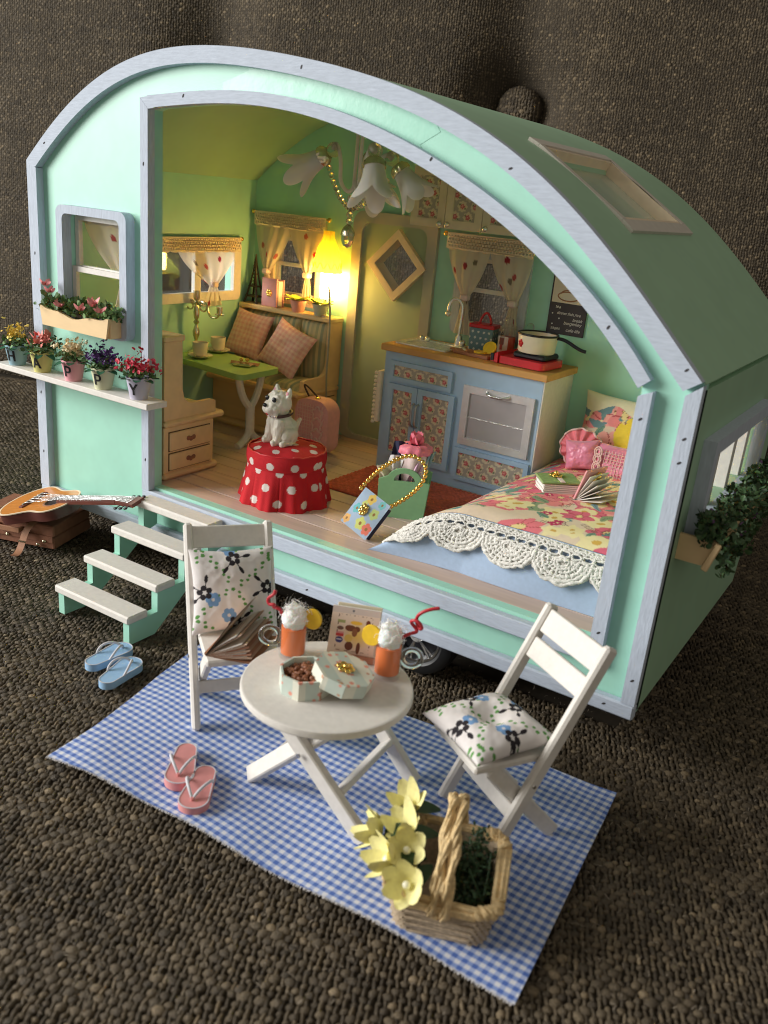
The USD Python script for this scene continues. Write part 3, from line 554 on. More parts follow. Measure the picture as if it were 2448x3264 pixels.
for x_, y_ in ((22.35, -8.52), (22.25, -5.62)): part(tb, 'pivot_pin', move(lathe([(.001, .03), (.07, .03), (.08, 0)], 12), (x_, y_, 2.15), rx=90), 'silver', w=True)
part(tb, 'stretcher', plank((23.45, -8.12, 1.18), (23.2, -5.18, 1.18), (.7, 0, .6), .5, .16, .03), 'white_paint', w=True)
part(tb, 'stretcher', plank((21.3, -7.85, 1.3), (21.1, -5.55, 1.3), (-.7, 0, .6), .5, .16, .03), 'white_paint', w=True)
part(tb, 'stretcher', plank((21.1, -8.3, 3.3), (21.0, -5.1, 3.3), (1, 0, 0), .4, .18, .03), 'white_paint', w=True)
part(tb, 'stretcher', plank((23.2, -7.9, 3.32), (23.15, -5.55, 3.32), (1, 0, 0), .4, .18, .03), 'white_paint', w=True)
# chairs
def chair(x, y, th, label):
    c = thing('folding_chair', label, 'chair', (x, y, RUGZ), math.degrees(th), 'white folding chairs')
    w, H, bT, ff, rb, zs, sf, wsd = 2.62, 5.95, 1.80, 1.05, 1.22, 2.86, 1.80, 2.3
    for s in (-1, 1):
        part(c, 'post', plank((ff, s * w / 2, -.02), (-bT, s * w / 2, H), (1, 0, .45), .42, .26, .07), 'white_paint')
        part(c, 'pivot_pin', move(lathe([(.001, .03), (.055, .03), (.065, 0)], 10), (.05, s * (w / 2 + .13), 2.1), rx=90 * -s), 'silver'); part(c, 'leg', plank((-rb, s * (w / 2 - .3), -.02), (sf - .55, s * (w / 2 - .3), zs - .2), (1, 0, -.4), .45, .24, .05), 'white_paint')
    part(c, 'seat', box(-.62, sf, -wsd / 2, wsd / 2, zs - .22, zs, .05), 'white_paint')
    ax_ = np.array([-(bT + ff), 0, H]); 
    for t0, wd in ((.93, .72), (.80, .62)):
        p = np.array([ff, 0, 0]) + ax_ * t0; part(c, 'slat', plank(p + [0.02, -w / 2 + .12, 0], p + [.02, w / 2 - .12, 0], ax_, wd, .16, .03), 'white_paint')
    p = np.array([ff, 0, 0]) + ax_ * .20; part(c, 'rung', plank(p + [0, -w / 2 + .1, 0], p + [0, w / 2 - .1, 0], ax_, .4, .16, .03), 'white_paint')
    return c
chL = chair(17.38, -5.66, -.66, 'white folding chair with a brown book on its seat')
chR = chair(26.87, -4.87, 4.16, 'white folding chair with a cushion lying flat on its seat')
# printed cushions
def cushion_print(U, V, seed):
    g = np.random.default_rng(seed); col = np.empty(U.shape + (3,)); col[:] = lin(232, 226, 224)
    W = (U + .12 * np.sin(V * 2.1 + seed), V + .12 * np.sin(U * 2.3))
    gr = lin(92, 152, 74); bl = lin(118, 160, 208); dk = lin(30, 22, 30)
    for m in range(-4, 5):                                          # dotted green chains on a diamond lattice
        for sgn in (1, -1):
            for r_ in (0, 1):
                for t in np.arange(-4, 4, .19):
                    cu = t + g.normal() * .012; cvv = sgn * (t * .95) + m * 1.85 + r_ * .13 * (1 if abs(math.sin(t * 1.9)) > .12 else 9)
                    if abs(cu) > 1.6 or abs(cvv) > 1.6: continue
                    col = paint(col, ((W[0] - cu) / .056) ** 2 + ((W[1] - cvv) / .044) ** 2 < g.uniform(.7, 1.2), gr)
    for i in range(-2, 3):
        for j in range(-2, 3):
            if (i + j) % 2: continue
            fx, fy = i * .92 + g.normal() * .04 + .05, j * .92 + .92 + g.normal() * .04; a0 = g.uniform(0, 6)
            bx, by = fx + .30 * math.cos(a0), fy + .30 * math.sin(a0)
            for q in range(6): col = paint(col, np.hypot(U - bx - .13 * math.cos(q * 1.047), V - by - .13 * math.sin(q * 1.047)) < .085, bl)
            col = paint(col, np.hypot(U - bx, V - by) < .045, lin(225, 222, 225))
            for q in range(5): col = paint(col, np.hypot(U - fx - .135 * math.cos(q * 1.257 + a0), V - fy - .135 * math.sin(q * 1.257 + a0)) < .082, dk)
            col = paint(col, np.hypot(U - fx, V - fy) < .05, lin(225, 222, 222))
            for q in (2.2, 3.4, 4.6):
                a = a0 + q; lx, ly = fx + .40 * math.cos(a), fy + .40 * math.sin(a); du, dv = (U - lx) * math.cos(a) + (V - ly) * math.sin(a), -(U - lx) * math.sin(a) + (V - ly) * math.cos(a)
                col = paint(col, (du / .12) ** 2 + (dv / .05) ** 2 < 1, dk)
                t_ = (U - fx) * math.cos(a) + (V - fy) * math.sin(a); s_2 = -(U - fx) * math.sin(a) + (V - fy) * math.cos(a); col = paint(col, (np.abs(s_2) < .014) & (t_ > .1) & (t_ < .34), dk)
    return col
def pillow(w, h, t, n=110, seed=0, dent=0., sag=0.):
    u = np.linspace(-1, 1, n); U, V = np.meshgrid(u, u, indexing='ij')
    e = (1 - np.abs(U) ** 2.6).clip(0) * (1 - np.abs(V) ** 2.6).clip(0); z = t * e ** .5
    wr = (fbm(np.stack([U * 2.2 + seed, V * 2.2, U * 0 + seed], -1), 3, seed) - .5) * .35 * t; zt = z + wr * np.sqrt(e) - dent * np.exp(-(U ** 2 + V ** 2) / .10)
    X = U * w / 2 * (1 - .09 * (1 - V ** 2) * np.abs(U)); Y = V * h / 2 * (1 - .09 * (1 - U ** 2) * np.abs(V))
    top = np.dstack([X, Y, zt]); bot = np.dstack([X, Y, -z * .75])
    v0, f0 = gridmesh(top); v1, f1 = gridmesh(bot); return cat((v0, f0), (v1, f1[:, ::-1])), np.r_[X.ravel(), X.ravel()], np.r_[Y.ravel(), Y.ravel()]
m, U, V = pillow(2.75, 2.6, .5, 150, 3, .42); K = cushion_print(U * .95, V * .95, 4)
def place(mesh, c, R): v, f = arr(mesh); return v @ np.array(R) + np.array(c), f
def chair_frame(c): a = math.radians(c.rot); return np.array([math.cos(a), math.sin(a), 0]), np.array([-math.sin(a), math.cos(a), 0])
F_, S_ = chair_frame(chR); base = np.r_[chR.loc[:2], RUGZ + 2.86]
cu = thing('chair_cushion', 'white cushion printed with black flowers, lying flat on the right chair', 'cushion', base + F_ * .72 + [0, 0, .33], 0, 'flower printed cushions')
X_ = F_ * .98 + S_ * .1; X_ /= np.linalg.norm(X_); Y_ = np.cross([0, 0, 1], X_)
part(cu, 'cover', place(m, (0, 0, 0), [X_, Y_, [0, 0, 1]]), 'print_cloth', True, col=K)
# piped lace hem along the back edge
m, U, V = pillow(2.75, 2.75, .45, 150, 8, 0); K = cushion_print(U * .9, V * .9, 9)
F_, S_ = chair_frame(chL); lean = np.array([-.43, 0, .9]); up = F_ * -.43 + np.array([0, 0, .9]); up /= np.linalg.norm(up); nrm = np.cross(S_, up); nrm = nrm if nrm @ F_ > 0 else -nrm
cu = thing('chair_cushion', 'white cushion printed with black flowers, propped against the left chair back', 'cushion', np.r_[chL.loc[:2], RUGZ + 2.86] - F_ * .30 + up * 1.20 + nrm * .36, 0, 'flower printed cushions')
part(cu, 'cover', place(m, (0, 0, 0), [S_, up, np.cross(S_, up)]), 'print_cloth', True, col=K)
# open brown book on the left chair
bk0 = np.r_[chL.loc[:2], RUGZ + 2.88] + F_ * .62 - S_ * .62
ob = thing('open_book', 'open brown paper book fanned out on the left chair seat', 'book', bk0)
sp = S_ * 1 + F_ * -.15; sp /= np.linalg.norm(sp); od = np.cross([0, 0, 1], sp) * -1.0
od = F_ * .25 + S_ * 0; e1 = (F_ * .55 + S_ * .83); e1 /= np.linalg.norm(e1); e2 = np.array([e1[1], -e1[0], 0])   # e1: along the pages' width, e2: along the spine
e2 = -e2
def leaf_sheet(ang, L, Wd, t, curl=.0):
    n_ = 8; s = np.linspace(0, 1, n_); a = math.radians(ang) + curl * s; dx = np.cumsum(np.cos(a)) * L / n_; dz = np.cumsum(np.sin(a)) * L / n_
    P = []
    for w_ in (-.5, .5): P.append(np.stack([e1 * x + e2 * (w_ * Wd) + np.array([0, 0, z]) for x, z in zip(np.r_[0, dx], np.r_[0, dz])]))
    P = np.stack(P, 1); v0, f0 = gridmesh(P); v1, f1 = gridmesh(P + np.array([0, 0, .0]) - np.array([-math.sin(math.radians(ang)), 0, math.cos(math.radians(ang))]) * t); return cat((v0, f0), (v1, f1[:, ::-1]))
for k, (a_, L_, c_, lk) in enumerate([(2, 1.30, 0, 'leather_tan'), (6, 1.25, .1, 'paper_tan'), (10, 1.25, .12, 'paper_brown'), (15, 1.25, .12, 'paper_tan'), (20, 1.25, .1, 'paper_brown'), (25, 1.22, .05, 'paper_tan'), (42, 1.2, -.1, 'paper_tan'), (58, 1.30, 0, 'paper_tan')]):
    part(ob, ['page', 'cover'][k in (0, 7)], leaf_sheet(a_, L_ * 1.22, 1.9, .03, c_), lk)
    if 0 < k < 7: part(ob, 'page', leaf_sheet(a_ + 2.2, L_ * 1.1, 1.88, .02, c_), 'paper')
part(ob, 'spine', tube([e2 * .86, e2 * 0, e2 * -.86], .07, 8), 'leather_tan')
# flip-flops
def slipper(x, y, ang, look, label, group):
    s = thing('flip_flop', label, 'flip-flop', (x, y, (RUGZ + .0 if look == 'pink_foam' else .06)), ang, group)
    pl_ = so.unary_union([sg.Point(.55, .02).buffer(.43, quad_segs=10), sg.Point(-.66, 0).buffer(.31, quad_segs=10)]).convex_hull.difference(sg.Point(-.05, -1.05).buffer(.70, quad_segs=12)).buffer(-.04).buffer(.04); pts = list(pl_.exterior.coords)
    part(s, 'sole', prism(sg.Polygon(pts), 'z', .0, .26), look, 40)
    part(s, 'edge', prism(sg.Polygon(pts).difference(sg.Polygon(pts).buffer(-.03)), 'z', .255, .275), 'cord_white')
    for sg_ in (-1, 1): part(s, 'strap', tube(spline([(.60, 0, .27), (.46, .13 * sg_, .46), (.05, .33 * sg_, .50), (-.25, .34 * sg_, .26)], 16), .045, 8), 'cord_white', True)
    part(s, 'toe_post', tube([(.62, 0, .2), (.63, 0, .36)], .05, 8), look)
    return s
def slip(h, t, look, label, group): slipper((h[0] + t[0]) / 2, (h[1] + t[1]) / 2, math.degrees(math.atan2(t[1] - h[1], t[0] - h[0])), look, label, group)
slip((11.95, -7.0), (11.95, -5.35), 'blue_foam', 'pale blue flip-flop with white straps, nearer to the steps', 'blue flip-flops')
slip((13.25, -7.45), (12.95, -5.85), 'blue_foam', 'pale blue flip-flop with white straps, nearer to the gingham cloth', 'blue flip-flops')
slip((18.05, -8.35), (19.05, -9.8), 'pink_foam', 'pink flip-flop with white straps, upper of the pair on the cloth', 'pink flip-flops')
slip((19.25, -8.75), (20.1, -10.35), 'pink_foam', 'pink flip-flop with white straps, nearest the bottom edge of the cloth', 'pink flip-flops')
# ---------------------------------------------------------------- on the table
def mug(c, hdir, sdir, ldir, label, straw):
    x, y = c; z = TZ + .002; m = thing('glass_mug', label, 'drink', (x, y, z), 0, 'iced drinks')
    part(m, 'glass', lathe([(.001, .0), (.40, .0), (.42, .06), (.42, 1.18), (.40, 1.21), (.375, 1.18), (.372, .14), (.001, .12)], 40), 'mug_glass', 40)
    part(m, 'drink', lathe([(.001, .15), (.355, .15), (.36, .6), (.362, .98), (.001, 1.0)], 36), 'tea_orange', 40)
    fv, ff = ball((0, 0, 1.25), (.36, .36, .42), 4); fv = fv + (fv - [0, 0, 1.25]) * (.35 * (fbm(fv * 6, 3, 5) - .5))[:, None]; fm = part(m, 'foam', (fv, ff), 'foam_white', True)
    g = np.random.default_rng(3); fib = []
    for k in range(90):
        d = g.normal(size=3); d[2] = abs(d[2]); d /= np.linalg.norm(d); p = np.array([0, 0, 1.25]) + d * [.37, .37, .42]; fib.append(tube(spline([p, p + d * .05 + g.normal(size=3) * .05, p + d * .04 + g.normal(size=3) * .12], 6), .006, 3))
    part((fm[0], m), 'fibre', cat(*fib), 'foam_fibre', kind='stuff')
    hv = np.array([hdir[0], hdir[1], 0]); a = np.linspace(0, 2 * PI, 28, endpoint=False); hc = hv * .68 + np.array([0, 0, .62])
    part(m, 'handle', tube([hc + hv * .27 * math.cos(q) + np.array([0, 0, .27]) * math.sin(q) for q in a], .085, 10, closed=True), 'crystal', True)
    lv = np.array([ldir[0], ldir[1], 0]); lc = lv * .52 + np.array([0, 0, 1.25]); v, f = lathe([(.001, -.05), (.29, -.05), (.31, 0), (.29, .05), (.001, .05)], 28)
    nn = np.array([sdir[0] * .5 + .2, sdir[1] * .5 - .8, .25]); nn /= np.linalg.norm(nn); ux = np.cross(nn, [0, 0, 1]); ux /= np.linalg.norm(ux); uy = np.cross(nn, ux)
    part(m, 'lemon_slice', (v[:, :1] * ux + v[:, 1:2] * uy + v[:, 2:] * nn + lc, f), 'lemon', 30)
    part(m, 'straw', tube(spline(straw, 60), .05, 8), 'straw_red', True)
rr, ddn = RGT[:2] / np.linalg.norm(RGT[:2]), -fw
def cp(r, z, d=0.): return np.array([rr[0] * r + fw[0] * d, rr[1] * r + fw[1] * d, z])
mug((20.48, -6.60), -rr, (0, -1), rr, 'iced drink in a glass mug, at the left beside the open box', [cp(-.22, 1.0), cp(-.36, 1.35), cp(-.52, 1.52), cp(-.62, 1.50, .06), cp(-.60, 1.64, -.05), cp(-.74, 1.62), cp(-.80, 1.72, .05), cp(-.68, 1.9), cp(-.60, 2.08)])
mug((23.18, -5.66), rr, (0, -1), -rr, 'iced drink in a glass mug, at the right in front of the wheel', [cp(.22, 1.05), cp(.40, 1.3), cp(.62, 1.42), cp(.74, 1.46, .05), cp(.62, 1.62, .1), cp(.56, 1.80), cp(.68, 1.86, -.08), cp(.86, 1.62, -.06), cp(.82, 1.56, .02), cp(.70, 1.78, .1), cp(.74, 1.98, .05), cp(.95, 2.16), cp(1.3, 2.26)])
def octagon(r, a0=.39): return sg.Polygon([(r * math.cos(a0 + k * PI / 4), r * math.sin(a0 + k * PI / 4)) for k in range(8)])
def sprig(v, n, seed):
    g = np.random.default_rng(seed); c = np.empty((len(v), 3)); c[:] = lin(224, 224, 208); s = np.floor((v[:, 0] * .8 + v[:, 1] * .6) / .36) % 2 == 0; c[s] = lin(196, 208, 198)
    for k in range(n):
        p = v[g.integers(len(v))]; r = g.uniform(.03, .075); c[np.linalg.norm(v - p, axis=1) < r] = lin(226, 150, 130) if k % 3 else lin(196, 150, 120)
    return c
def fine(mesh, e): t = trimesh.Trimesh(*arr(mesh)); v, f = trimesh.remesh.subdivide_to_size(t.vertices, t.faces, e); return v, f
bx = thing('octagonal_box', 'open octagonal box filled with brown crumbs on the table', 'box', (21.85, -7.72, TZ + .002))
ring = prism(octagon(.76).difference(octagon(.70)), 'z', 0, .58); base_ = prism(octagon(.70), 'z', .0, .05); mm = fine(cat(ring, base_), .05)
part(bx, 'box', mm, 'print_paper', col=sprig(mm[0], 40, 2))
g = np.random.default_rng(5); cr = []
for k in range(110):
    r, a = .6 * math.sqrt(g.uniform()), g.uniform(0, 2 * PI); v, f = ball((r * math.cos(a), r * math.sin(a), .38 + .14 * (1 - r / .6) + g.uniform(-.05, .05)), g.uniform(.05, .11, 3), 1); cr.append((v, f))
part(bx, 'crumbs', cat(*cr), 'seed_brown', 30, kind='stuff'); part(bx, 'filling', prism(octagon(.69), 'z', .06, .36), 'seed_brown')
ld = thing('octagonal_topper', 'octagonal floral lid with a gold flower bead, leaning on the open box', 'lid', (22.66, -7.22, TZ + .27))
lv_ = cat(prism(octagon(.86, .2), 'z', .40, .46), prism(octagon(.86, .2).difference(octagon(.80, .2)), 'z', .05, .40)); mm = fine(lv_, .05)
tilt = dict(rx=0, ry=13, rz=25)
part(ld, 'lid', move(mm, **tilt), 'print_paper', col=sprig(mm[0], 60, 6))
fl_ = []
for k in range(6): fl_.append(ball((.17 * math.cos(k * 1.047), .17 * math.sin(k * 1.047), .50), (.10, .10, .05), 2))
part(ld, 'gold_flower', move(cat(*fl_, ball((0, 0, .55), (.09, .09, .07))), **tilt), 'gold', True)
# menu card
mn = thing('menu_card', 'small picture card with a clown and Dutch flag colours, standing behind the box', 'card', (21.86, -5.62, TZ + .002))
a_ = math.atan2(.42, .92); mx = np.array([math.cos(a_), math.sin(a_), 0]); my = np.array([-math.sin(a_), math.cos(a_), 0]); mz = np.array([0, .12, 1]); mz /= np.linalg.norm(mz)
def onto(mesh, o=(0, 0, 0)): v, f = arr(mesh); return v[:, :1] * mx + v[:, 1:2] * mz + v[:, 2:] * np.cross(mx, mz) + np.array(o), f
def card_print(U, V):
    c = np.empty(U.shape + (3,)); c[:] = lin(236, 214, 196); c[V > 1.42] = lin(214, 198, 190); 
    g = np.hypot(U - .86, V - .78); c = mixc(c, lin(250, 214, 96), np.clip(1.1 - g / .42, 0, .85)); c = mixc(c, lin(236, 240, 246), 0 * U)
    for (x, y, rx_, ry_, k_) in [(.60, .98, .16, .10, (120, 66, 40)), (.80, .97, .09, .09, (120, 66, 40)), (.74, .86, .08, .13, (150, 96, 60)), (.62, .42, .12, .14, (110, 58, 36)), (.90, .38, .06, .19, (110, 58, 36)), (1.10, 1.18, .07, .11, (122, 66, 44)), (.30, .95, .10, .06, (120, 84, 70)), (.75, 1.16, .18, .06, (246, 196, 70)), (.58, .66, .12, .12, (240, 206, 110))]:
        c = paint(c, ((U - x) / rx_) ** 2 + ((V - y) / ry_) ** 2 < 1, lin(*k_))
    c = paint(c, (np.abs(U - .31) < .11) & (np.abs(V - 1.16) < .045), lin(166, 170, 110)); c = paint(c, (np.abs(U - .31) < .11) & (np.abs(V - .80) < .04), lin(226, 150, 150)); c = paint(c, (np.abs(U - .31) < .11) & (np.abs(V - .73) < .045), lin(206, 60, 62)); c = paint(c, np.hypot((U - .31) / .11, (V - .58) / .10) < 1, lin(62, 60, 130)); c = paint(c, (np.abs(U - .31) < .08) & (np.abs(V - .59) < .012), lin(220, 220, 230))
    bd = np.maximum(np.abs(U - .72) - .50, np.abs(V - .82) - .56); dash = (np.sin((U - V) * 26) > -.2) & (np.sin((U + V) * 26) > -.6); c = paint(c, (np.abs(bd) < .013) & dash, lin(120, 80, 66)); c = paint(c, np.hypot(U - .62, V - 1.52) < .035, lin(110, 110, 116))
    return c
u, vv = np.meshgrid(np.linspace(0, 1.42, 150), np.linspace(0, 1.62, 160), indexing='ij')
part(mn, 'page', onto(gridmesh(np.dstack([u - .71, vv, u * 0 + .035]))), 'print_paper', True, col=card_print(u, vv).reshape(-1, 3))
part(mn, 'backing', onto(box(-.71, .71, 0, 1.62, -.03, .03, .008)), 'paper', label='cream backing board')
part(mn, 'page', onto(box(-.60, .72, 0.02, 1.68, -.16, -.12, .01)), 'enamel_cream'); part(mn, 'stand', onto(box(-.5, .72, 0, .2, .03, .16, .02), (.1, 0, 0)), 'leather_brown')
# ---------------------------------------------------------------- basket with yellow flowers
ba = thing('wicker_basket', 'straw basket with a twisted handle at the front corner of the cloth', 'basket', (27.25, -8.62, RUGZ), 21)
def rr_path(hx, hy, r, n=14):
    p = []
    for cx, cy, a0 in ((hx - r, hy - r, 0), (-hx + r, hy - r, PI / 2), (-hx + r, -hy + r, PI), (hx - r, -hy + r, 1.5 * PI)):
        for a in np.linspace(a0, a0 + PI / 2, n): p.append((cx + r * math.cos(a), cy + r * math.sin(a)))
    return np.array(p)
HX, HY = 1.29, 1.40
rings = []
for z, s in ((-.02, .86), (.3, .89), (.62, .93), (.9, .97), (1.15, 1.0)): rings.append(np.c_[rr_path(HX * s, HY * s, .55), np.full(56, z)])
P = np.stack([np.vstack([r_, r_[:1]]) for r_ in rings]); v0, f0 = gridmesh(P); v1, f1 = gridmesh(P * [.95, .95, 1])
part(ba, 'wall', cat((v0, f0[:, ::-1]), (v1, f1)), 'jute_weave', True)
wv = []
for r_, z in enumerate(np.linspace(.06, 1.05, 10)):
    s = .865 + .135 * z / 1.15; p = rr_path(HX * s + .01, HY * s + .01, .42, 10); k = np.arange(len(p)); d = p / np.linalg.norm(p, axis=1)[:, None]; q = p + d * (.03 * np.where((k + r_) % 2, 1, -1))[:, None]
    wv.append(tube(np.c_[q, np.full(len(q), z)], .052, 5, closed=True))
part(ba, 'weave', cat(*wv), 'jute_weave', True)
part(ba, 'bottom', prism(sg.Polygon(rr_path(HX * .86, HY * .86, .42)), 'z', .0, .06), 'jute_weave')
def twist(path, r, turns, rad, strands=2, ph=0):
    p = np.array(path); t = np.gradient(p, axis=0); t /= np.linalg.norm(t, axis=1)[:, None]; u = np.cross(t, [0, 0, 1.] if abs(t[:, 2]).max() < .9 else [.3, 1, .2]); u /= np.linalg.norm(u, axis=1)[:, None] + 1e-9; w = np.cross(t, u); out = []
    s = np.linspace(0, 1, len(p))
    for k in range(strands):
        a = turns * 2 * PI * s + k * 2 * PI / strands + ph; q = p + r * (np.cos(a)[:, None] * u + np.sin(a)[:, None] * w); out.append((q, rad * (1 + .18 * np.sin(s * 37 + k * 2))))
    return out
def fibres(q, rad, n=7):
    q = np.asarray(q); rad = np.broadcast_to(rad, (len(q),)); t = np.gradient(q, axis=0); t /= np.linalg.norm(t, axis=1)[:, None]; u = np.cross(t, [.2, .3, .9]); u /= np.linalg.norm(u, axis=1)[:, None]; w = np.cross(t, u); s = np.linspace(0, 1, len(q)); g = np.random.default_rng(len(q) + n); out = []
    for k in range(n):
        a = k * 2 * PI / n + s * 5 + .4 * np.sin(s * 23 + k); r_ = rad * .62 * (1 + .25 * np.sin(s * 31 + k * 2.3)); out.append(tube(q + (r_ * np.cos(a))[:, None] * u + (r_ * np.sin(a))[:, None] * w, rad * .42 * g.uniform(.75, 1.25), 6))
    return cat(*out)
rp_ = rr_path(HX * 1.02, HY * 1.02, .5, 26); rim = np.c_[rp_, 1.16 + .03 * np.sin(np.arange(len(rp_)) * .4)]
for q, rad in twist(np.vstack([rim, rim[:1]]), .075, 11, .105): part(ba, 'rim_strand', fibres(q, rad), 'raffia', True)
hx0 = -.02
for k, dx in enumerate((-.14, .14)):
    hp = spline([(hx0 + dx, -HY * 1.0, .8), (hx0 + dx, -HY * 1.06, 1.3), (hx0 + dx * .9, -HY * .92, 2.0), (hx0 + dx * .8, -HY * .4, 2.55), (hx0 + dx * .8, HY * .4, 2.6), (hx0 + dx * .9, HY * .92, 2.0), (hx0 + dx, HY * 1.04, 1.3), (hx0 + dx, HY * .98, .8)], 60)
    for q, rad in twist(hp, .06, 3, .095, 2, k): part(ba, 'handle_strand', fibres(q, rad), 'raffia', True)
def herb(k, g):
    return np.array([g.uniform(.16, 1.12), g.uniform(-1.15, 1.15), .3 + .75 * g.uniform() ** 1.5])
hb = thing('herb_bunch', 'dark green herbs filling the right half of the basket', 'herbs', ba.loc, ba.rot)
m, K = leaves(900, herb, .17, 4, ((.012, .035, .014), (.05, .105, .04)), .8); part(hb, 'foliage', m, 'foliage', col=K, kind='stuff')
g = np.random.default_rng(8); part(hb, 'stem', cat(*[tube(spline([(g.uniform(.2, 1), g.uniform(-.8, .9), .1), (g.uniform(.2, 1), g.uniform(-.8, .9), .7), (g.uniform(.2, 1), g.uniform(-.8, .9), 1.4)], 8), .02, 5) for _ in range(9)]), 'leaf_dark')
m, K = leaves(120, lambda k, g: np.array([.62 + g.normal() * .10, .55 + g.normal() * .10, 1.1 + .8 * g.uniform()]), .14, 9, ((.02, .05, .02), (.06, .13, .05)), .9); part(hb, 'sprig', m, 'foliage', col=K)
def petal(L, W, cup, n=7):
    s = np.linspace(0, 1, n); P = []
    for a in s:
        w_ = W * math.sin(PI * min(a * .78 + .16, 1)) ** .8 * (1 - .25 * (a > .93)); z = cup * a ** 1.6 * L; x = L * a * (1 - .18 * cup * a)
        P.append([(x, -w_, z + .12 * W), (x, -w_ * .5, z), (x, 0, z - .05 * W), (x, w_ * .5, z), (x, w_, z + .12 * W)])
    v, f = gridmesh(np.array(P)); v2 = v - [0, 0, .012]; return cat((v, f), (v2, f[:, ::-1]))
def flower(pos, d, label, seed):
    g = np.random.default_rng(seed); d = np.array(d, float); d /= np.linalg.norm(d); u = np.cross(d, [.2, .1, 1]); u /= np.linalg.norm(u); w = np.cross(d, u)
    t = thing('yellow_flower', label, 'flower', pos, 0, 'yellow flowers in the basket')
    def F(m): v, f = arr(m); return v[:, :1] * u + v[:, 1:2] * w + v[:, 2:] * d, f
    for k in range(6): part(t, 'petal', F(move(petal(.62 * g.uniform(.9, 1.12), .24, .75 + .35 * (k % 2) + g.uniform(-.1, .1)), (0, 0, -.1), rz=k * 60 + g.uniform(-9, 9))), 'petal_yellow', True)
    part(t, 'centre', F(ball((0, 0, .06), (.10, .10, .09))), 'pearl', True)
    for k in range(3): part(t, 'sepal', F(move(petal(.55, .22, -.9), (0, 0, -.16), rz=k * 120 + 20)), 'leaf_dark', True)
    part(t, 'stem', F(tube(spline([(0, 0, -.15), (0, .02, -.5), (.1, .1, -1.1)], 10), .045, 6)), 'leaf_dark')
for k, (p, d, l) in enumerate([((25.62, -7.98, 1.9), (-.3, -.5, 1), 'yellow flower at the back of the bunch, close to the table leg'), ((25.55, -9.35, 1.85), (-1.2, -.5, .35), 'yellow flower pointing left away from the basket'), ((26.15, -9.05, 2.1), (-.35, -.5, 1), 'yellow flower in the middle of the bunch, facing up'),
        ((26.5, -9.55, 1.95), (.35, -.75, .9), 'widest open yellow flower, with two pearl beads showing'), ((26.25, -9.95, 1.8), (-.7, -.6, .6), 'yellow flower low at the left front of the bunch'), ((26.95, -10.2, 1.65), (.1, -.9, .75), 'lowest yellow flower, hanging over the front rim')]): flower(p, d, l, k)
# ---------------------------------------------------------------- suitcase and guitar
sc = thing('leather_suitcase', 'brown leather suitcase lying flat under the guitar', 'suitcase', (2.53, -1.28, .03), 0)
ex, ey = np.array([-.945, -.326, 0]), np.array([-.326, .945, 0])
def SC(m): v, f = arr(m); return v[:, :1] * ex + v[:, 1:2] * ey + v[:, 2:] * np.array([0, 0, .8]), f
part(sc, 'body', SC(box(0, 4.2, 0, 3.0, 0, .72, .05)), 'leather_brown'); part(sc, 'lid', SC(box(.0, 4.2, .0, 3.0, .74, 1.42, .06)), 'leather_brown')
part(sc, 'flap', SC(box(.03, 4.17, -.07, .02, .40, .80, .02)), 'leather_brown')
part(sc, 'handle', SC([box(1.55, 1.68, -.32, -.0, .86, 1.12, .02), box(2.72, 2.85, -.32, 0, .86, 1.12, .02), box(1.55, 2.85, -.36, -.26, .84, 1.14, .02)]), 'leather_tan')
def strap(x0, x1): return tube
sp_ = spline([(1.0, 1.0, 1.45), (1.05, .1, 1.48), (1.2, -.2, 1.15), (1.3, -.42, .55), (1.30, -.72, .06), (1.15, -1.35, .05)], 24); sv = np.stack([sp_ + [-.17, 0, 0], sp_ + [.17, 0, 0]], 1); a0, f0 = gridmesh(sv); part(sc, 'strap', SC(cat((a0, f0), (a0 + [0, -.03, -.03], f0[:, ::-1]))), 'leather_tan', True)
sp_ = spline([(3.3, 1.2, 1.45), (3.35, .1, 1.48), (3.45, -.2, 1.0), (3.6, -.35, .5)], 18); sv = np.stack([sp_ + [-.17, 0, 0], sp_ + [.17, 0, 0]], 1); a0, f0 = gridmesh(sv); part(sc, 'strap', SC(cat((a0, f0), (a0 + [0, -.03, -.03], f0[:, ::-1]))), 'leather_tan', True)
for x_, z_ in ((.45, .48), (.78, .22), (2.35, .5)): part(sc, 'clasp', SC([ball((x_, -.1, z_), (.10, .05, .10)), ball((x_, -.13, z_), (.05, .05, .05))]), 'brass_old', True)
part(sc, 'buckle', SC(box(1.12, 1.5, -.53, -.49, .42, .52, .01)), 'brass_old')
gt = thing('guitar', 'acoustic guitar with an orange top, lying across the suitcase towards the top step', 'guitar', (1.3, -1.1, 1.2))
# plan of the body along its axis (from the tail to the neck)
GA = np.array([6.46, .31, 1.62]); GA /= np.linalg.norm(GA); GB = np.array([-.05, .98, .22]); GB -= GA * (GA @ GB); GB /= np.linalg.norm(GB); GN = np.cross(GA, GB); G0 = np.array([-.09, -1.42, 1.78]) - GN * .66 * .75
def GT(m): v, f = arr(m); return v[:, :1] * GA * 1.48 + v[:, 1:2] * GB * 1.48 + v[:, 2:] * GN * .75 + G0 - gt.loc, f
tt = spline([(-.02, 0, 0), (.10, .55, 0), (.62, .98, 0), (1.25, .82, 0), (1.62, .70, 0), (2.05, .74, 0), (2.45, .60, 0), (2.68, .22, 0), (2.72, 0, 0)], 60)[:, :2]; half = tt.clip([-9, 0], [9, 9]); plan = sg.Polygon(np.vstack([half, (half * [1, -1])[::-1]])).buffer(0)
part(gt, 'side', GT(prism(plan, 'z', .0, .62)), 'guitar_side', 30); hole = sg.Point(1.98, 0).buffer(.33, quad_segs=10)
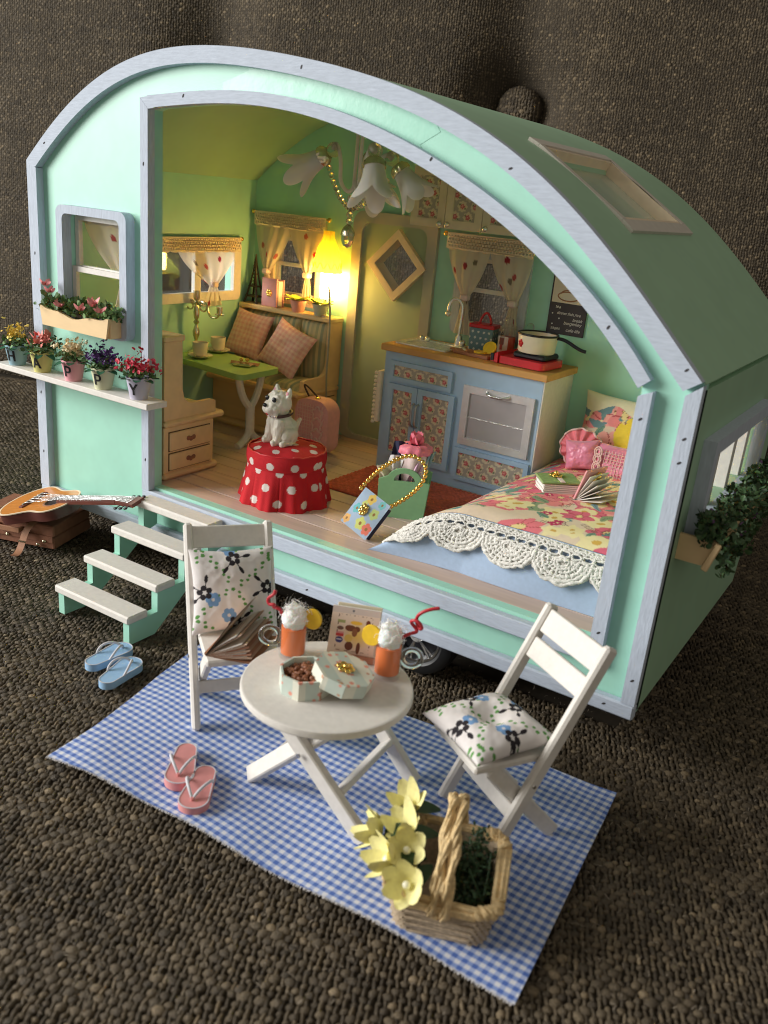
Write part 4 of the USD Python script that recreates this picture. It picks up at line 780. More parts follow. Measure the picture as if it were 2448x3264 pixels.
part(gt, 'top', GT(prism(plan.buffer(-.03).difference(hole), 'z', .62, .66)), 'guitar_top')
part(gt, 'binding', GT(prism(plan.buffer(.012).difference(plan.buffer(-.04)), 'z', .61, .668)), 'pale_wood'); part(gt, 'soundhole_ring', GT(prism(sg.Point(1.98, 0).buffer(.39).difference(hole), 'z', .655, .672)), 'leather_tan'); part(gt, 'soundhole', GT(prism(hole, 'z', .60, .63)), 'black_plastic')
part(gt, 'bridge', GT(box(.88, 1.06, -.52, .52, .66, .76, .02)), 'guitar_neck'); part(gt, 'saddle', GT(box(.94, 1.0, -.42, .42, .76, .83, .01)), 'wire_grey')
part(gt, 'neck', GT(box(2.2, 4.75, -.17, .17, .56, .80, .03)), 'guitar_neck'); part(gt, 'fretboard', GT(box(2.25, 4.75, -.165, .165, .80, .84, .01)), 'guitar_neck'); part(gt, 'headstock', GT(hull([(4.75, s * .17, z) for s in (-1, 1) for z in (.6, .82)] + [(5.5, s * .25, z) for s in (-1, 1) for z in (.5, .70)])), 'guitar_neck')
for k in range(12): part(gt, 'fret', GT(box(2.4 + 2.3 * (1 - .88 ** k), 2.43 + 2.3 * (1 - .88 ** k), -.165, .165, .84, .87, .005)), 'foil')
for k in range(6): y_ = -.125 + k * .05; part(gt, 'string', GT(tube([(.97, y_ * 2.6, .84), (2.3, y_ * 1.15, .885), (4.75, y_, .88), (5.3, y_ * 1.4, .76)], .016, 5)), 'foil')
for k in range(3):
    for s in (-1, 1): part(gt, 'tuning_peg', GT([tube([(4.95 + k * .2, s * .2, .60), (4.95 + k * .2, s * .34, .60)], .03, 6), ball((4.95 + k * .2, s * .38, .6), (.07, .05, .07))]), 'black_plastic', 40)
# ---------------------------------------------------------------- window boxes and letter pots
wbx = thing('window_box', 'cream wooden flower box under the front window', 'flower box', (3.7, -.3, 10.1))
xs = np.linspace(1.55, 5.85, 60); zs_ = 10.93 - .22 * np.sin(np.clip((xs - 1.75) / 3.9, 0, 1) * PI) ** .5 - .09 * np.cos((xs - 1.55) / 4.3 * 4 * PI) * np.sin(np.clip((xs - 1.75) / 3.9, 0, 1) * PI)
fp = sg.Polygon([(1.70, 10.12)] + list(zip(xs, zs_)) + [(5.70, 10.12)])
part(wbx, 'front_board', prism(fp, 'y', -.78, -.66), 'cream_wood', w=True)
for x_ in (1.57, 5.71): part(wbx, 'end_board', hull([(x_ + (.12 if q else 0), y_, z_) for q in (0, 1) for y_, z_ in ((-.655, 10.13), (-.655, 10.9), (.34, 10.13), (.34, 10.98))]), 'cream_wood', w=True)
part(wbx, 'bottom_board', box(1.7, 5.7, -.655, .34, 10.13, 10.24, .01), 'cream_wood', w=True)
def wb_pl(k, g):
    x = g.uniform(1.55, 6.1); return np.array([x, g.normal(-.28, .24), 10.75 + (.35 + .25 * math.sin(x * 2.3)) * g.uniform() + (.5 * g.uniform() if abs(x - 2.0) < .4 or abs(x - 5.0) < .25 else 0)])
pl = thing('box_plant', 'green leafy plants with pink blooms growing in the front window box', 'plant', (3.7, -.3, 10.3))
m, K = leaves(560, wb_pl, .27, 31, ((.04, .10, .025), (.20, .36, .12)), .8, .85); part(pl, 'foliage', m, 'foliage', col=K, w=True, kind='stuff')
g = np.random.default_rng(6)
for x_, y_, z_ in ((1.62, -.5, 11.75), (1.95, -.55, 11.5), (2.9, -.8, 11.05), (4.25, -.85, 11.1), (5.0, -.8, 11.45), (4.75, -.6, 11.3), (5.35, -.75, 11.15)):
    for q in range(6): part(pl, 'petal', move(petal(.24 * g.uniform(.8, 1.15), .085, .7 + .6 * (q % 2)), (x_, y_, z_), rz=q * 60 + x_ * 50, rx=35), 'petal_coral' if 'petal_coral' in LOOK else (mat('petal_coral', lin(240, 150, 150), .6, var=.3, vs=5) and 'petal_coral'), True, w=True)
for k in range(10): x_ = 1.7 + .42 * k; part(pl, 'stem', tube(spline([(x_, -.3, 10.4), (x_ + .1 * math.sin(k), -.4, 10.9), (x_ + .2 * math.sin(k * 2), -.45, 11.4 + .25 * math.sin(k * 3))], 8), .02, 5), 'leaf_dark', w=True)
mat('pot_blue', lin(140, 172, 184), .7, var=.06); mat('pot_yellow', lin(206, 200, 122), .7, var=.06); mat('pot_rose', lin(226, 160, 168), .7, var=.06); mat('pot_cream', lin(206, 206, 172), .7, var=.06); mat('pot_lilac', lin(186, 182, 200), .7, var=.06); mat('letter_ink', (.012, .012, .014), .6)
FC = {'H': ((lin(216, 176, 60), lin(250, 226, 120)), 'pale blue', 'yellow', 'pot_blue'), 'A': ((lin(226, 110, 110), lin(250, 160, 146)), 'yellow', 'coral pink', 'pot_yellow'), 'P': ((lin(232, 206, 160), lin(252, 236, 200)), 'pink', 'cream', 'pot_rose'), 'Q': ((lin(60, 34, 92), lin(112, 72, 140)), 'cream', 'purple', 'pot_cream'), 'Y': ((lin(160, 26, 52), lin(216, 56, 80)), 'lilac', 'dark red', 'pot_lilac')}
for ch, x_ in zip('HAPQY', (-.42, 1.33, 3.40, 5.28, 7.40)):
    (c0, c1), pn, fn_, lk = FC[ch]; let = 'P' if ch == 'Q' else ch
    t = thing('letter_pot', f'{pn} pot with the letter {let} and {fn_} flowers, on the outside shelf', 'flower pot', (x_, -.6, 8.0), 0, 'letter pots on the shelf')
    opart = part
    def part_(t, name, mesh, *k, **q):
        return opart(t, name, move(mesh if not isinstance(mesh, list) else cat(*mesh), s=.85), *k, **q)
    n = 64; a = np.linspace(0, 2 * PI, n, endpoint=False); sc_ = .06 * np.abs(np.sin(a * 5))
    rows = [(.40, 0), (.43, .12), (.50, .5), (.56, .82), (.60, 1.0)]; V = np.array([[(r * math.cos(q), r * math.sin(q), z + (sc_[i] if z == 1.0 else 0)) for i, q in enumerate(np.r_[a, a[:1]] if 0 else a)] for r, z in rows]); V = np.concatenate([V, V[:, :1]], 1); Vi = V * [.93, .93, 1]
    v0, f0 = gridmesh(V); v1, f1 = gridmesh(Vi); part_(t, 'pot', cat((v0, f0[:, ::-1]), (v1, f1), prism(sg.Point(0, 0).buffer(.40), 'z', 0, .02)), lk, 40)
    v, f = text(let, .52, .02, True); v[:, 0] -= (v[:, 0].min() + v[:, 0].max()) / 2; zz_ = v[:, 1] + .26; rr_ = .418 + .185 * zz_ + v[:, 2] - .004; an = -1.26 + v[:, 0] / rr_; part_(t, 'letter', (np.c_[rr_ * np.cos(an), rr_ * np.sin(an), zz_], f), 'letter_ink')
    for q in range(10): aa = -PI + q * PI / 5 + .31; part_(t, 'rivet', ball((.59 * math.cos(aa), .59 * math.sin(aa), .93), .035, 1), 'chalk', True)
    part_(t, 'soil', prism(sg.Point(0, 0).buffer(.5), 'z', .75, .85), 'leaf_dark')
    sd = ord(ch)
    m, K = leaves(150, lambda k, g: np.array([g.normal(0, .34), g.normal(0, .34), .98 + .45 * g.uniform()]), .24, sd, ((.03, .08, .025), (.16, .31, .10)), .9, .8); part_(t, 'foliage', m, 'foliage', col=K, kind='stuff')
    if ch == 'A': m, K = leaves(60, lambda k, g: np.array([.75 + g.normal(0, .15), .2 + g.normal(0, .15), 1.2 + .6 * g.uniform()]), .2, 77, ((.02, .06, .02), (.08, .18, .06)), .9, .7); part_(t, 'foliage', m, 'foliage', col=K, kind='stuff')
    g = np.random.default_rng(sd)
    for q in range(7): part_(t, 'leaf', move(petal(.52, .19, g.uniform(-.5, .1)), (.42 * math.cos(q * .9), .42 * math.sin(q * .9), .98), rz=math.degrees(q * .9)), 'leaf_big' if 'leaf_big' in LOOK else (mat('leaf_big', (.03, .14, .075), .5, var=.15) and 'leaf_big'), True)
    if ch in 'A': m, K = leaves(46, lambda k, g: np.array([g.normal(-.05, .17), g.normal(0, .17), 1.30 + .5 * g.uniform()]), .46, sd, (c0, c1), 1.6, .5)
    else:
        sx = {'H': .30, 'P': .36, 'Q': .42, 'Y': .46}[ch]; m, K = leaves({'H': 130, 'P': 240, 'Q': 260, 'Y': 200}[ch], lambda k, g: np.array([g.normal(0, sx), g.normal(0, sx * .7), 1.28 + .5 * abs(g.normal(0, .5)) + (.45 * g.uniform() if k % 9 == 0 else 0)]), {'H': .22, 'P': .20, 'Q': .20, 'Y': .23}[ch], sd, (c0, c1), 1.0, .75)
    part_(t, 'blossom', m, 'petals', col=K)
    tip = {'H': [(-.5, 0, 1.9), (0, .1, 2.05), (.5, 0, 2.0)], 'P': [(.75, .1, 1.95)], 'Q': [(-.05, .05, 2.2)], 'Y': [(.1, .1, 2.35), (.95, .2, 1.75)]}.get(ch, [])
    for tx, ty, tz in tip:
        part_(t, 'sprig', tube(spline([(tx * .3, 0, 1.1), (tx * .7, ty * .5, 1.5), (tx, ty, tz)], 8), .014, 5), 'leaf_dark')
        m, K = leaves(9, lambda k, g: np.array([tx, ty, tz]) + g.normal(size=3) * [.07, .07, .12], .17, sd + 3, (c0, c1), 1., .7); part_(t, 'bud', m, 'petals', col=K)
# trailing plants in the box at the right end
rb = thing('window_box', 'cream wooden flower box full of dark trailing plants on the right end wall', 'flower box', (30.0, 6, 7.35))
part(rb, 'front_board', hull([(29.72, 1.2, 7.0), (29.86, 1.2, 7.0), (30.12, 1.2, 7.88), (30.0, 1.2, 7.88), (29.72, 11.2, 7.0), (29.86, 11.2, 7.0), (30.12, 11.2, 7.88), (30.0, 11.2, 7.88)]), 'cream_wood', w=True)
for y_ in (1.3, 11.0): part(rb, 'end_board', hull([(28.905, y_, 7.02), (29.71, y_, 7.02), (29.99, y_, 7.86), (28.905, y_, 7.86), (28.905, y_ + .12, 7.02), (29.71, y_ + .12, 7.02), (29.99, y_ + .12, 7.86), (28.905, y_ + .12, 7.86)]), 'cream_wood', w=True)
part(rb, 'bottom_board', box(28.905, 29.71, 1.43, 10.99, 7.0, 7.12, .01), 'cream_wood', w=True)
part(rb, 'edge_strip', plank((29.83, 1.14, 6.95), (30.1, 1.14, 7.88), (0, 1, 0), .1, .2, .03), 'cream_wood', w=True)
rpnt = thing('box_plant', 'dark green trailing plant with tiny purple blooms in the right end box', 'plant', (29.6, 6, 7.6))
def rpl(k, g):
    y_ = 1.0 + 10.4 * g.uniform() ** 1.3; q = g.uniform(); return np.array([29.55 + abs(g.normal(0, .42)) - .15, y_, 7.6 + .85 * g.uniform() + .35 * math.sin(y_ * 1.7) * g.uniform()]) if q > .2 else np.array([30.2 + .25 * g.uniform(), y_, 7.9 - 1.0 * g.uniform()])
m, K = leaves(2300, rpl, .24, 41, ((.016, .045, .016), (.075, .15, .05)), .9, .75); part(rpnt, 'foliage', m, 'foliage', col=K, w=True, kind='stuff')
m, K = leaves(60, lambda k, g: rpl(k, g) + [0, 0, .12], .17, 43, (lin(60, 30, 80), lin(150, 110, 160)), .9, .8); part(rpnt, 'blossom', m, 'petals', col=K, w=True)
# clear plastic bracket that peeps out behind the left end
tl = thing('clear_bracket', 'clear plastic bracket sticking out from the left end wall', 'bracket', (-.3, 3.0, 13.2))
part(tl, 'plate', hull([(0.07, y_, z_) for y_ in (2.6, 3.6) for z_ in (13.0, 13.6)] + [(-1.0, y_, z_) for y_ in (2.8, 3.4) for z_ in (13.1, 13.4)]), 'mug_glass', w=True)
# ---------------------------------------------------------------- inside: dinette
FZ = 3.952
def stripes(u, cols, wd): k = np.floor(u / wd).astype(int) % len(cols); return np.array(cols)[k]
def bench(loc, sgn, label):
    b = thing('dinette_bench', label, 'bench', (3.9, loc, FZ), 0, 'dinette benches')
    def Y(m):            # d (away from the back) -> y
        v, f = arr(m); v = v.copy(); v[:, 1] = loc + sgn * v[:, 1]; return v, (f if sgn > 0 else f[:, ::-1])
    end = sg.Polygon([(0, 6.68), (0, 10.04), (1.02, 10.04), (1.05, 9.4)] + [(1.07 + .65 * (1 - math.cos(a)) , 7.95 - .68 * math.sin(a)) for a in np.linspace(0, PI / 2, 8)] + [(2.9, 7.27), (3.12, 7.2), (3.15, 6.68)])
    for x0, x1 in ((.76, .98), (6.88, 7.1)): part(b, 'end_panel', Y(prism(end, 'x', x0, x1)), 'cream_wood', w=True)
    part(b, 'top_rail', Y(box(.76, 7.16, -.02, 1.16, 10.05, 10.3, .05)), 'cream_wood', w=True)
    part(b, 'seat_board', Y(box(.76, 7.2, 0, 3.68, 6.38, 6.67, .1)), 'cream_wood', w=True)
    part(b, 'cabinet', Y(box(.77, 7.08, .01, 3.05, 4.3, 6.37, .03)), 'cream_wood', w=True)
    part(b, 'plinth', Y(box(.765, 7.12, 0, 3.42, 3.955, 4.30, .12)), 'cream_wood', w=True)
    for z0, z1 in ((5.30, 6.12), (4.42, 5.16)):
        part(b, 'stain_edge', Y(box(7.07, 7.086, .26, 2.82, z0 - .04, z1 + .04, .005)), 'stain_line', w=True)
        d = part(b, 'drawer', Y(box(7.081, 7.17, .30, 2.78, z0, z1, .05)), 'cream_wood', w=True)
        for q in (-.16, 0, .16): part(d, 'pull', Y(ball((7.19, 1.54 + q, (z0 + z1) / 2 + (.03 if q else -.02)), (.03, .12, .11))), 'leather_brown', True, w=True)
    cols = [lin(206, 194, 148), lin(172, 174, 138), lin(220, 206, 158), lin(160, 168, 142), lin(212, 198, 152), lin(190, 184, 144)]
    n = 50
    for k in range(3):
        x0 = 1.0 + k * 1.96; u, v_ = np.meshgrid(np.linspace(0, 1, n), np.linspace(0, 1, 24), indexing='ij'); e = (np.sin(PI * u).clip(0) ** .4) * (np.sin(PI * v_).clip(0) ** .3)
        P = np.dstack([x0 + 1.95 * u, loc + sgn * (.62 + .4 * e + .15 * (1 - v_)), 6.7 + 3.3 * v_]); m, f = gridmesh(P); part(b, 'back_cushion', (m, f if sgn < 0 else f[:, ::-1]), 'print_cloth', True, col=stripes(u * 1.95, cols, .16).reshape(-1, 3), w=True)
        P = np.dstack([x0 + 1.95 * u, loc + sgn * (.9 + 2.35 * v_), 6.68 + .42 * e]); m, f = gridmesh(P); part(b, 'seat_cushion', (m, f if sgn > 0 else f[:, ::-1]), 'print_cloth', True, col=stripes(u * 1.95 + .05, cols, .16).reshape(-1, 3), w=True)
    return b
bench(1.06, 1, 'cream dinette bench with two drawers, its back to the open front')
bench(13.74, -1, 'cream dinette bench with striped padding below the back window')
def gcush(c, ux, uy, label, sd, w=2.6):
    m, U, V = pillow(w, w, .42, 70, sd, .1); t = thing('gingham_cushion', label, 'cushion', c, 0, 'pink gingham cushions')
    a = (np.floor(U / .13) % 2) + (np.floor(V / .13) % 2); K = np.array([lin(252, 212, 200), lin(248, 196, 186), lin(242, 178, 172)])[a.astype(int)]
    ux = np.array(ux, float); ux /= np.linalg.norm(ux); uy = np.array(uy, float); uy -= ux * (uy @ ux); uy /= np.linalg.norm(uy)
    part(t, 'cover', place(m, (0, 0, 0), [ux, uy, np.cross(ux, uy)]), 'print_cloth', True, col=K)
gcush((2.1, 12.0, 8.75), (1, 0, -.08), (.1, .45, 1), 'pink gingham cushion leaning in the corner of the back bench', 1)
gcush((5.0, 11.75, 8.45), (1, 0, -.33), (.35, .5, 1), 'pink gingham cushion tilted on the back bench, nearer the door', 2)
gcush((5.2, 2.75, 8.1), (1, .02, 0), (0, -.28, 1), 'pink gingham cushion on the front bench, seen from its edge', 3, 2.3)
dt = thing('dinette_table', 'green topped table with a forked cream leg between the two benches', 'table', (3.6, 8.3, FZ))
DZ = 7.9
part(dt, 'tabletop', prism(sg.Polygon([(6.42, 6.6), (6.3, 9.7), (.82, 10.5), (.82, 7.3)]).buffer(-.35).buffer(.35, quad_segs=6), 'z', DZ - .28, DZ), 'table_green', 30, w=True)
for s in (-1, 1): part(dt, 'leg_fork', [tube(spline([(5.6, 8.25 + s * .85, DZ - .3), (5.6, 8.25 + s * .72, 7.0), (5.62, 8.25 + s * .40, 6.35), (5.65, 8.25, 5.95)], 16), .19, 8)], 'white_paint', 40, w=True)
part(dt, 'leg_post', tube([(5.65, 8.25, 6.05), (5.68, 8.25, 4.6)], .24, 10), 'white_paint', 40, w=True)
for s in (-1, 1): part(dt, 'foot', tube(spline([(5.68, 8.25, 4.75), (5.7, 8.25 + s * .35, 4.35), (5.72, 8.25 + s * .95, 4.05)], 12), .19, 8), 'white_paint', 40, w=True)
# on the dinette table
cb = thing('candelabra', 'silver two armed candelabra on the dinette table', 'candelabra', (1.35, 8.75, DZ + .004))
part(cb, 'stem', lathe([(.001, 0), (.42, 0), (.44, .06), (.30, .13), (.14, .2), (.10, .34), (.17, .44), (.10, .56), (.08, .7), (.17, .95), (.18, 1.15), (.10, 1.4), (.08, 1.5), (.16, 1.62), (.08, 1.74), (.13, 1.85), (.16, 2.1), (.12, 2.4), (.09, 2.5), (.16, 2.62), (.1, 2.72), (.16, 2.84), (.17, 3.22), (.001, 3.22)], 24), 'brass_old', 40)
for s in (-1, 1):
    a = np.linspace(0, 2.3 * PI, 34); sp_ = [(s * (.45 + (.30 - .05 * q / PI) * math.cos(q + .3) * -1), 0, 2.42 + (.26 - .05 * q / PI) * math.sin(q + .3)) for q in a][::-1]
    arm = spline([(s * .15, 0, 2.5), (s * .42, 0, 2.72), (s * .72, 0, 2.55), (s * .9, 0, 2.12), (s * 1.2, 0, 2.0), (s * 1.55, 0, 2.2)], 30)
    part(cb, 'arm', [tube(arm, .055, 8), tube(sp_, .045, 8)], 'brass_old', True); part(cb, 'candle_cup', lathe([(.001, 2.2), (.22, 2.2), (.24, 2.25), (.14, 2.27), (.15, 2.6), (.001, 2.58)], 18, (s * 1.6, 0, 0)), 'brass_old', 40)
def cup(x, y, label):
    c = thing('teacup', label, 'cup', (x, y, DZ + .004), 0, 'cups on the dinette table')
    part(c, 'saucer', lathe([(.001, .02), (.34, .02), (.62, .14), (.64, .17), (.36, .09), (.001, .08)], 32), 'china', True)
    part(c, 'cup', lathe([(.001, .09), (.22, .09), (.34, .2), (.38, .62), (.40, .8), (.365, .8), (.33, .25), (.001, .18)], 32), 'china', True)
    part(c, 'handle', tube([(-.36 - .16 * math.sin(q), .0, .5 + .18 * math.cos(q)) for q in np.linspace(0, PI, 12)], .035, 7), 'china', True)
cup(2.35, 8.05, 'white teacup on a saucer, nearer to the front bench'); cup(1.75, 10.0, 'white teacup on a saucer, nearer to the back bench')
pu = thing('coin_purse', 'tiny bronze bow shaped purse with two gold beads on the dinette table', 'purse', (4.9, 8.45, DZ + .004), 25)
part(pu, 'pouch', box(-.45, .5, -.42, .28, 0, .16, .06), 'brass_old'); part(pu, 'flap', [hull([(-.7, .15, .03), (-.1, .3, .03), (-.1, .0, .2), (-.75, .42, .14)]), hull([(.75, .1, .03), (.1, .3, .03), (.1, .0, .2), (.8, .38, .14)])], 'leather_tan'); part(pu, 'bead', ball((-.12, .1, .28), .1), 'gold', True); part(pu, 'bead', ball((.16, .2, .28), .1), 'gold', True)
# things on the back bench's rail
RZ_ = 10.304 + 0
et = thing('tower_model', 'small dark iron lattice tower on the back bench rail', 'tower model', (1.35, 13.25, RZ_))
for sx, sy in ((-1, -1), (-1, 1), (1, -1), (1, 1)): part(et, 'leg', tube(spline([(sx * .45, sy * .36, 0), (sx * .26, sy * .2, .75), (sx * .12, sy * .1, 1.5), (0, 0, 2.6)], 14), np.linspace(.07, .03, 14), 5), 'iron_dark')
for z_, w_ in ((.32, .42), (.85, .29), (1.5, .16)): part(et, 'deck', box(-w_, w_, -w_ * .8, w_ * .8, z_, z_ + .07, .01), 'iron_dark')
for k in range(8): z_ = .9 + k * .18; w_ = .26 * (1 - (k / 10)) * .9; part(et, 'brace', [tube([(-w_, -w_ * .8, z_), (w_ * .8, -w_ * .7, z_ + .18)], .02, 4), tube([(w_, -w_ * .8, z_), (-w_ * .8, -w_ * .7, z_ + .18)], .02, 4)], 'iron_dark')
pb = thing('pink_album', 'upright pink album with a gold flower on the back bench rail', 'book', (2.75, 12.95, RZ_))
part(pb, 'cover', box(-.55, .5, -.12, -.02, 0, 1.5, .02), 'pink_book'); part(pb, 'cover', box(-.45, .62, .32, .4, 0, 1.45, .02), 'pink_book'); part(pb, 'pages', box(-.42, .55, -.015, .31, .04, 1.38, .01), 'paper')
part(pb, 'gold_flower', [ball((-.02 + .13 * math.cos(q), -.15, .72 + .13 * math.sin(q)), (.08, .04, .08), 1) for q in np.linspace(0, 5.2, 6)] + [ball((-.02, -.18, .72), .07, 1)], 'gold', True)
def rail_pot(x, label, lk, sd):
    p = thing('paper_flower_pot', label, 'plant pot', (x, 12.85, RZ_), 0, 'plant pots on the bench rail')
    part(p, 'pot', lathe([(.001, 0), (.30, 0), (.46, .62), (.43, .62), (.3, .1), (.001, .1)], 20), lk, 40)
    g = np.random.default_rng(sd); mat('leaf_pale', lin(176, 186, 70), .6, var=.1) if 'leaf_pale' not in LOOK else None
    for k in range(7): part(p, 'leaf', move(petal(.85 * g.uniform(.8, 1.1), .26, g.uniform(-.05, .3)), (0, 0, .66), rz=k * 51 + g.uniform(-10, 10)), 'leaf_pale', True)
rail_pot(4.75, 'rose coloured pot with a pale leafy plant on the bench rail', 'pot_pink', 1); rail_pot(6.25, 'grey pot with a pale leafy plant directly under the lit lamp', 'pot_grey', 2)
# lamp, lit
LP = np.array([6.45, 12.9, 0])
lp = thing('table_lamp', 'lit yellow glass lamp with a frilled shade beside the door frame', 'lamp', (LP[0], LP[1], RZ_))
part(lp, 'base', lathe([(.001, 0), (.3, 0), (.3, .08), (.1, .14), (.08, .9), (.001, .9)], 18), 'brass_old', 40)
frl = lambda a: 1 + .06 * np.sin(a * 9)
part(lp, 'shade', lathe([(.78, 2.28), (.70, 2.55), (.62, 3.0), (.50, 3.5), (.30, 3.95), (.27, 4.3)], 72, rfun=frl), 'lamp_shade', True)
for k in range(12): a = k * PI / 6; part(lp, 'frill', tube([(.74 * math.cos(a + q), .74 * math.sin(a + q), 2.62 + .14 * math.sin(q * 24 / 2)) for q in np.linspace(0, .26 * 2, 9)], .02, 4), 'lamp_shade')
part(lp, 'bulb', lathe([(.001, .95), (.26, .95), (.30, 1.2), (.30, 2.2), (.2, 2.6), (.001, 2.7)], 20), 'lamp_bulb', True)
def lamp_light(path, p, inten, r, col):
    s = UsdLux.SphereLight.Define(stage, path); s.CreateRadiusAttr(r * CM); s.CreateIntensityAttr(inten); s.CreateColorAttr(Gf.Vec3f(*col)); s.AddTranslateOp().Set(Gf.Vec3d(*[float(q) * CM for q in p])); return s
lamp_light(lp.path + '/lamp_light', (0, -.02, 1.75), 0.0, .33, (1., .66, .16))
cd = thing('lamp_cord', 'thin grey wire running down beside the back bench to the floor', 'cord', (7.25, 12.6, FZ))
part(cd, 'wire', tube(spline([(6.9, 12.55, 11.9), (7.2, 12.4, 10.5), (7.28, 12.35, 9), (7.26, 12.4, 7), (7.3, 12.45, 5.2), (7.45, 12.4, 4.3), (7.9, 12.5, 4.02), (8.25, 12.7, 4.15)], 50), .05, 7), 'wire_grey', True, w=True)
# curtains: rod, crochet valance, sheer panels with dots
def curtain(name_label, o, ax, ay, wd, zt, panels, group='crochet and sheer curtains'):
    o = np.array(o, float); ax = np.array(ax, float); ay = np.array(ay, float)     # ax: along the rod, ay: into the room
    c = thing('curtain', name_label, 'curtain', (*(o[:2] + ax[:2] * wd / 2), zt))
    def M_(m): v, f = arr(m); q = o + v[:, :1] * ax + v[:, 1:2] * ay + v[:, 2:] * np.array([0, 0, 1.]); return q, f
    sgn = np.cross(ax, ay)[2]
    part(c, 'rod', M_(tube([(-.12, .22, zt), (wd + .12, .22, zt)], .05, 8)), 'gold', True, w=True)
    for x_ in (-.15, wd + .15): part(c, 'finial', M_(ball((x_, .22, zt), .12)), 'gold', True, w=True)
    zz_ = [(x_, -.62 - .07 * abs(math.sin(x_ * 5.2))) for x_ in np.linspace(0, wd, 60)][::-1]
    val = sg.Polygon([(0, .08), (wd, .08)] + zz_); holes = [sg.Point(x_ + .07 * (r_ % 2), -.05 - r_ * .15).buffer([.03, .055, .045, .05][r_], quad_segs=2) for r_ in range(4) for x_ in np.arange(.1, wd - .05, .16)]
    val = val.difference(so.unary_union(holes)); v, f = prism(val, 'y', .27, .33); v = v + np.c_[v[:, 0] * 0, .03 * np.sin(v[:, 0] * 7), v[:, 0] * 0]; v[:, 2] += zt; part(c, 'valance', M_((v, f)), 'lace_cream', w=True)
    for (x0, x1, tx, zti, zb, bw, sd) in panels:
        g = np.random.default_rng(sd); n, k = 56, 60; u, v_ = np.meshgrid(np.linspace(0, 1, n), np.linspace(0, 1, k), indexing='ij'); z = zt - .15 + (zb - zt + .15) * v_; vt = (zti - zt) / (zb - zt)
        h = np.clip(v_ / vt, 0, 1); lo = np.clip((v_ - vt) / (1 - vt), 0, 1); w_ = np.where(v_ < vt, (x1 - x0) * (1 - h ** 1.9 * .86), bw * (.30 + .70 * lo ** .8)); cx = (x0 + x1) / 2 + (tx - (x0 + x1) / 2) * np.where(v_ < vt, h ** 1.6, 1)
        puff = np.where(v_ < vt, np.sin(PI * h ** 1.4), .3 * lo)
        X = cx + (u - .5) * w_; Yv = .16 + .07 * np.sin(u * 22 + sd + v_ * 2) * (.35 + .65 * h) + .22 * puff * np.sin(PI * u); z = z - .12 * np.sin(PI * u) * h * (v_ < vt)
        K = np.empty(X.shape + (3,)); K[:] = lin(236, 227, 212); cu_, cv_ = u * (x1 - x0) * 1.0, v_ * (zt - zb)
        for q in range(6):
            dx, dz = g.uniform(.1, x1 - x0 - .1), g.uniform(.55, zt - zb); cc = [lin(176, 36, 58), lin(140, 128, 112), lin(206, 92, 92)][q % 3]; K = paint(K, np.hypot(cu_ - dx, cv_ - dz) < .15, cc)
        v0, f0 = gridmesh(np.dstack([X, Yv, z])); part(c, 'panel', M_((v0, f0)), 'sheer_cloth', True, col=K.reshape(-1, 3), w=True)
        part(c, 'tie', M_(box(tx - .2, tx + .2, .0, .42, zti - .16, zti + .14, .06)), 'ribbon_pale', w=True)
curtain('crochet topped sheer curtain with red dots over the kitchen window', (13.1, 13.6, 0), (1, 0, 0), (0, -1, 0), 4.5, 15.15, [(0.0, 2.3, 1.25, 12.35, 10.6, .95, 3), (2.2, 4.5, 3.75, 12.4, 10.9, .8, 5)])
curtain('crochet topped sheer curtain with red dots over the window behind the lamp', (1.1, 13.6, 0), (1, 0, 0), (0, -1, 0), 4.8, 15.1, [(0.0, 2.5, .9, 12.1, 10.7, .9, 8), (2.3, 4.8, 3.7, 12.2, 10.7, .8, 9)])
curtain('crochet topped sheer curtain knotted over the left end window', (.74, 6.6, 0), (0, 1, 0), (1, 0, 0), 5.7, 13.65, [(1.1, 5.6, 3.8, 11.35, 10.2, 1.6, 12)])
curtain('plain sheer curtain tied behind the front window, seen through its panes', (2.1, .85, 0), (1, 0, 0), (0, 1, 0), 4.0, 15.0, [(.1, 3.9, 2.75, 12.3, 10.9, 1.3, 21)])
# ---------------------------------------------------------------- kitchen
def rose_print(U, V):
    c = np.empty(U.shape + (3,)); c[:] = lin(176, 164, 150)
    for r_ in range(-1, 10):
        for k in range(-1, 10):
            cx, cy = k * .66 + .33 * (r_ % 2) + .12, r_ * .46 + .2; d = np.hypot(U - cx, V - cy); a = np.arctan2(V - cy, U - cx); rr_ = .235 * (1 + .08 * np.cos(8 * a))
            c = paint(c, d < rr_, lin(222, 208, 178)); c = paint(c, (np.hypot(U - cx - .13, V - cy + .09) < .05) | (np.hypot(U - cx + .12, V - cy - .08) < .05), lin(120, 130, 96)); c = paint(c, d < .115 * (1 + .15 * np.cos(5 * a)), lin(212, 112, 110)); c = paint(c, (np.hypot(U - cx + .03, V - cy - .02) < .05), lin(228, 160, 150)); c = paint(c, (np.abs(d - .075) < .014), lin(190, 84, 90))
    return c
def rose_panel(t, x0, x1, z0, z1, y, name='rose_panel'):
    u, v_ = np.meshgrid(np.linspace(x0, x1, int((x1 - x0) * 26)), np.linspace(z0, z1, int((z1 - z0) * 26)), indexing='ij'); a, f = gridmesh(np.dstack([u, u * 0 + y, v_])); part(t, name, (a, f), 'print_paper', True, col=rose_print(u - x0, v_ - z0).reshape(-1, 3), w=True)
def frame_xz(x0, x1, z0, z1, b, y0, y1): return prism(sg.box(x0, z0, x1, z1).difference(sg.box(x0 + b, z0 + b, x1 - b, z1 - b)), 'y', y0, y1)
kt = thing('kitchen_unit', 'pale blue kitchen unit with rose printed panels and a silver oven', 'kitchen unit', (16, 12, FZ))
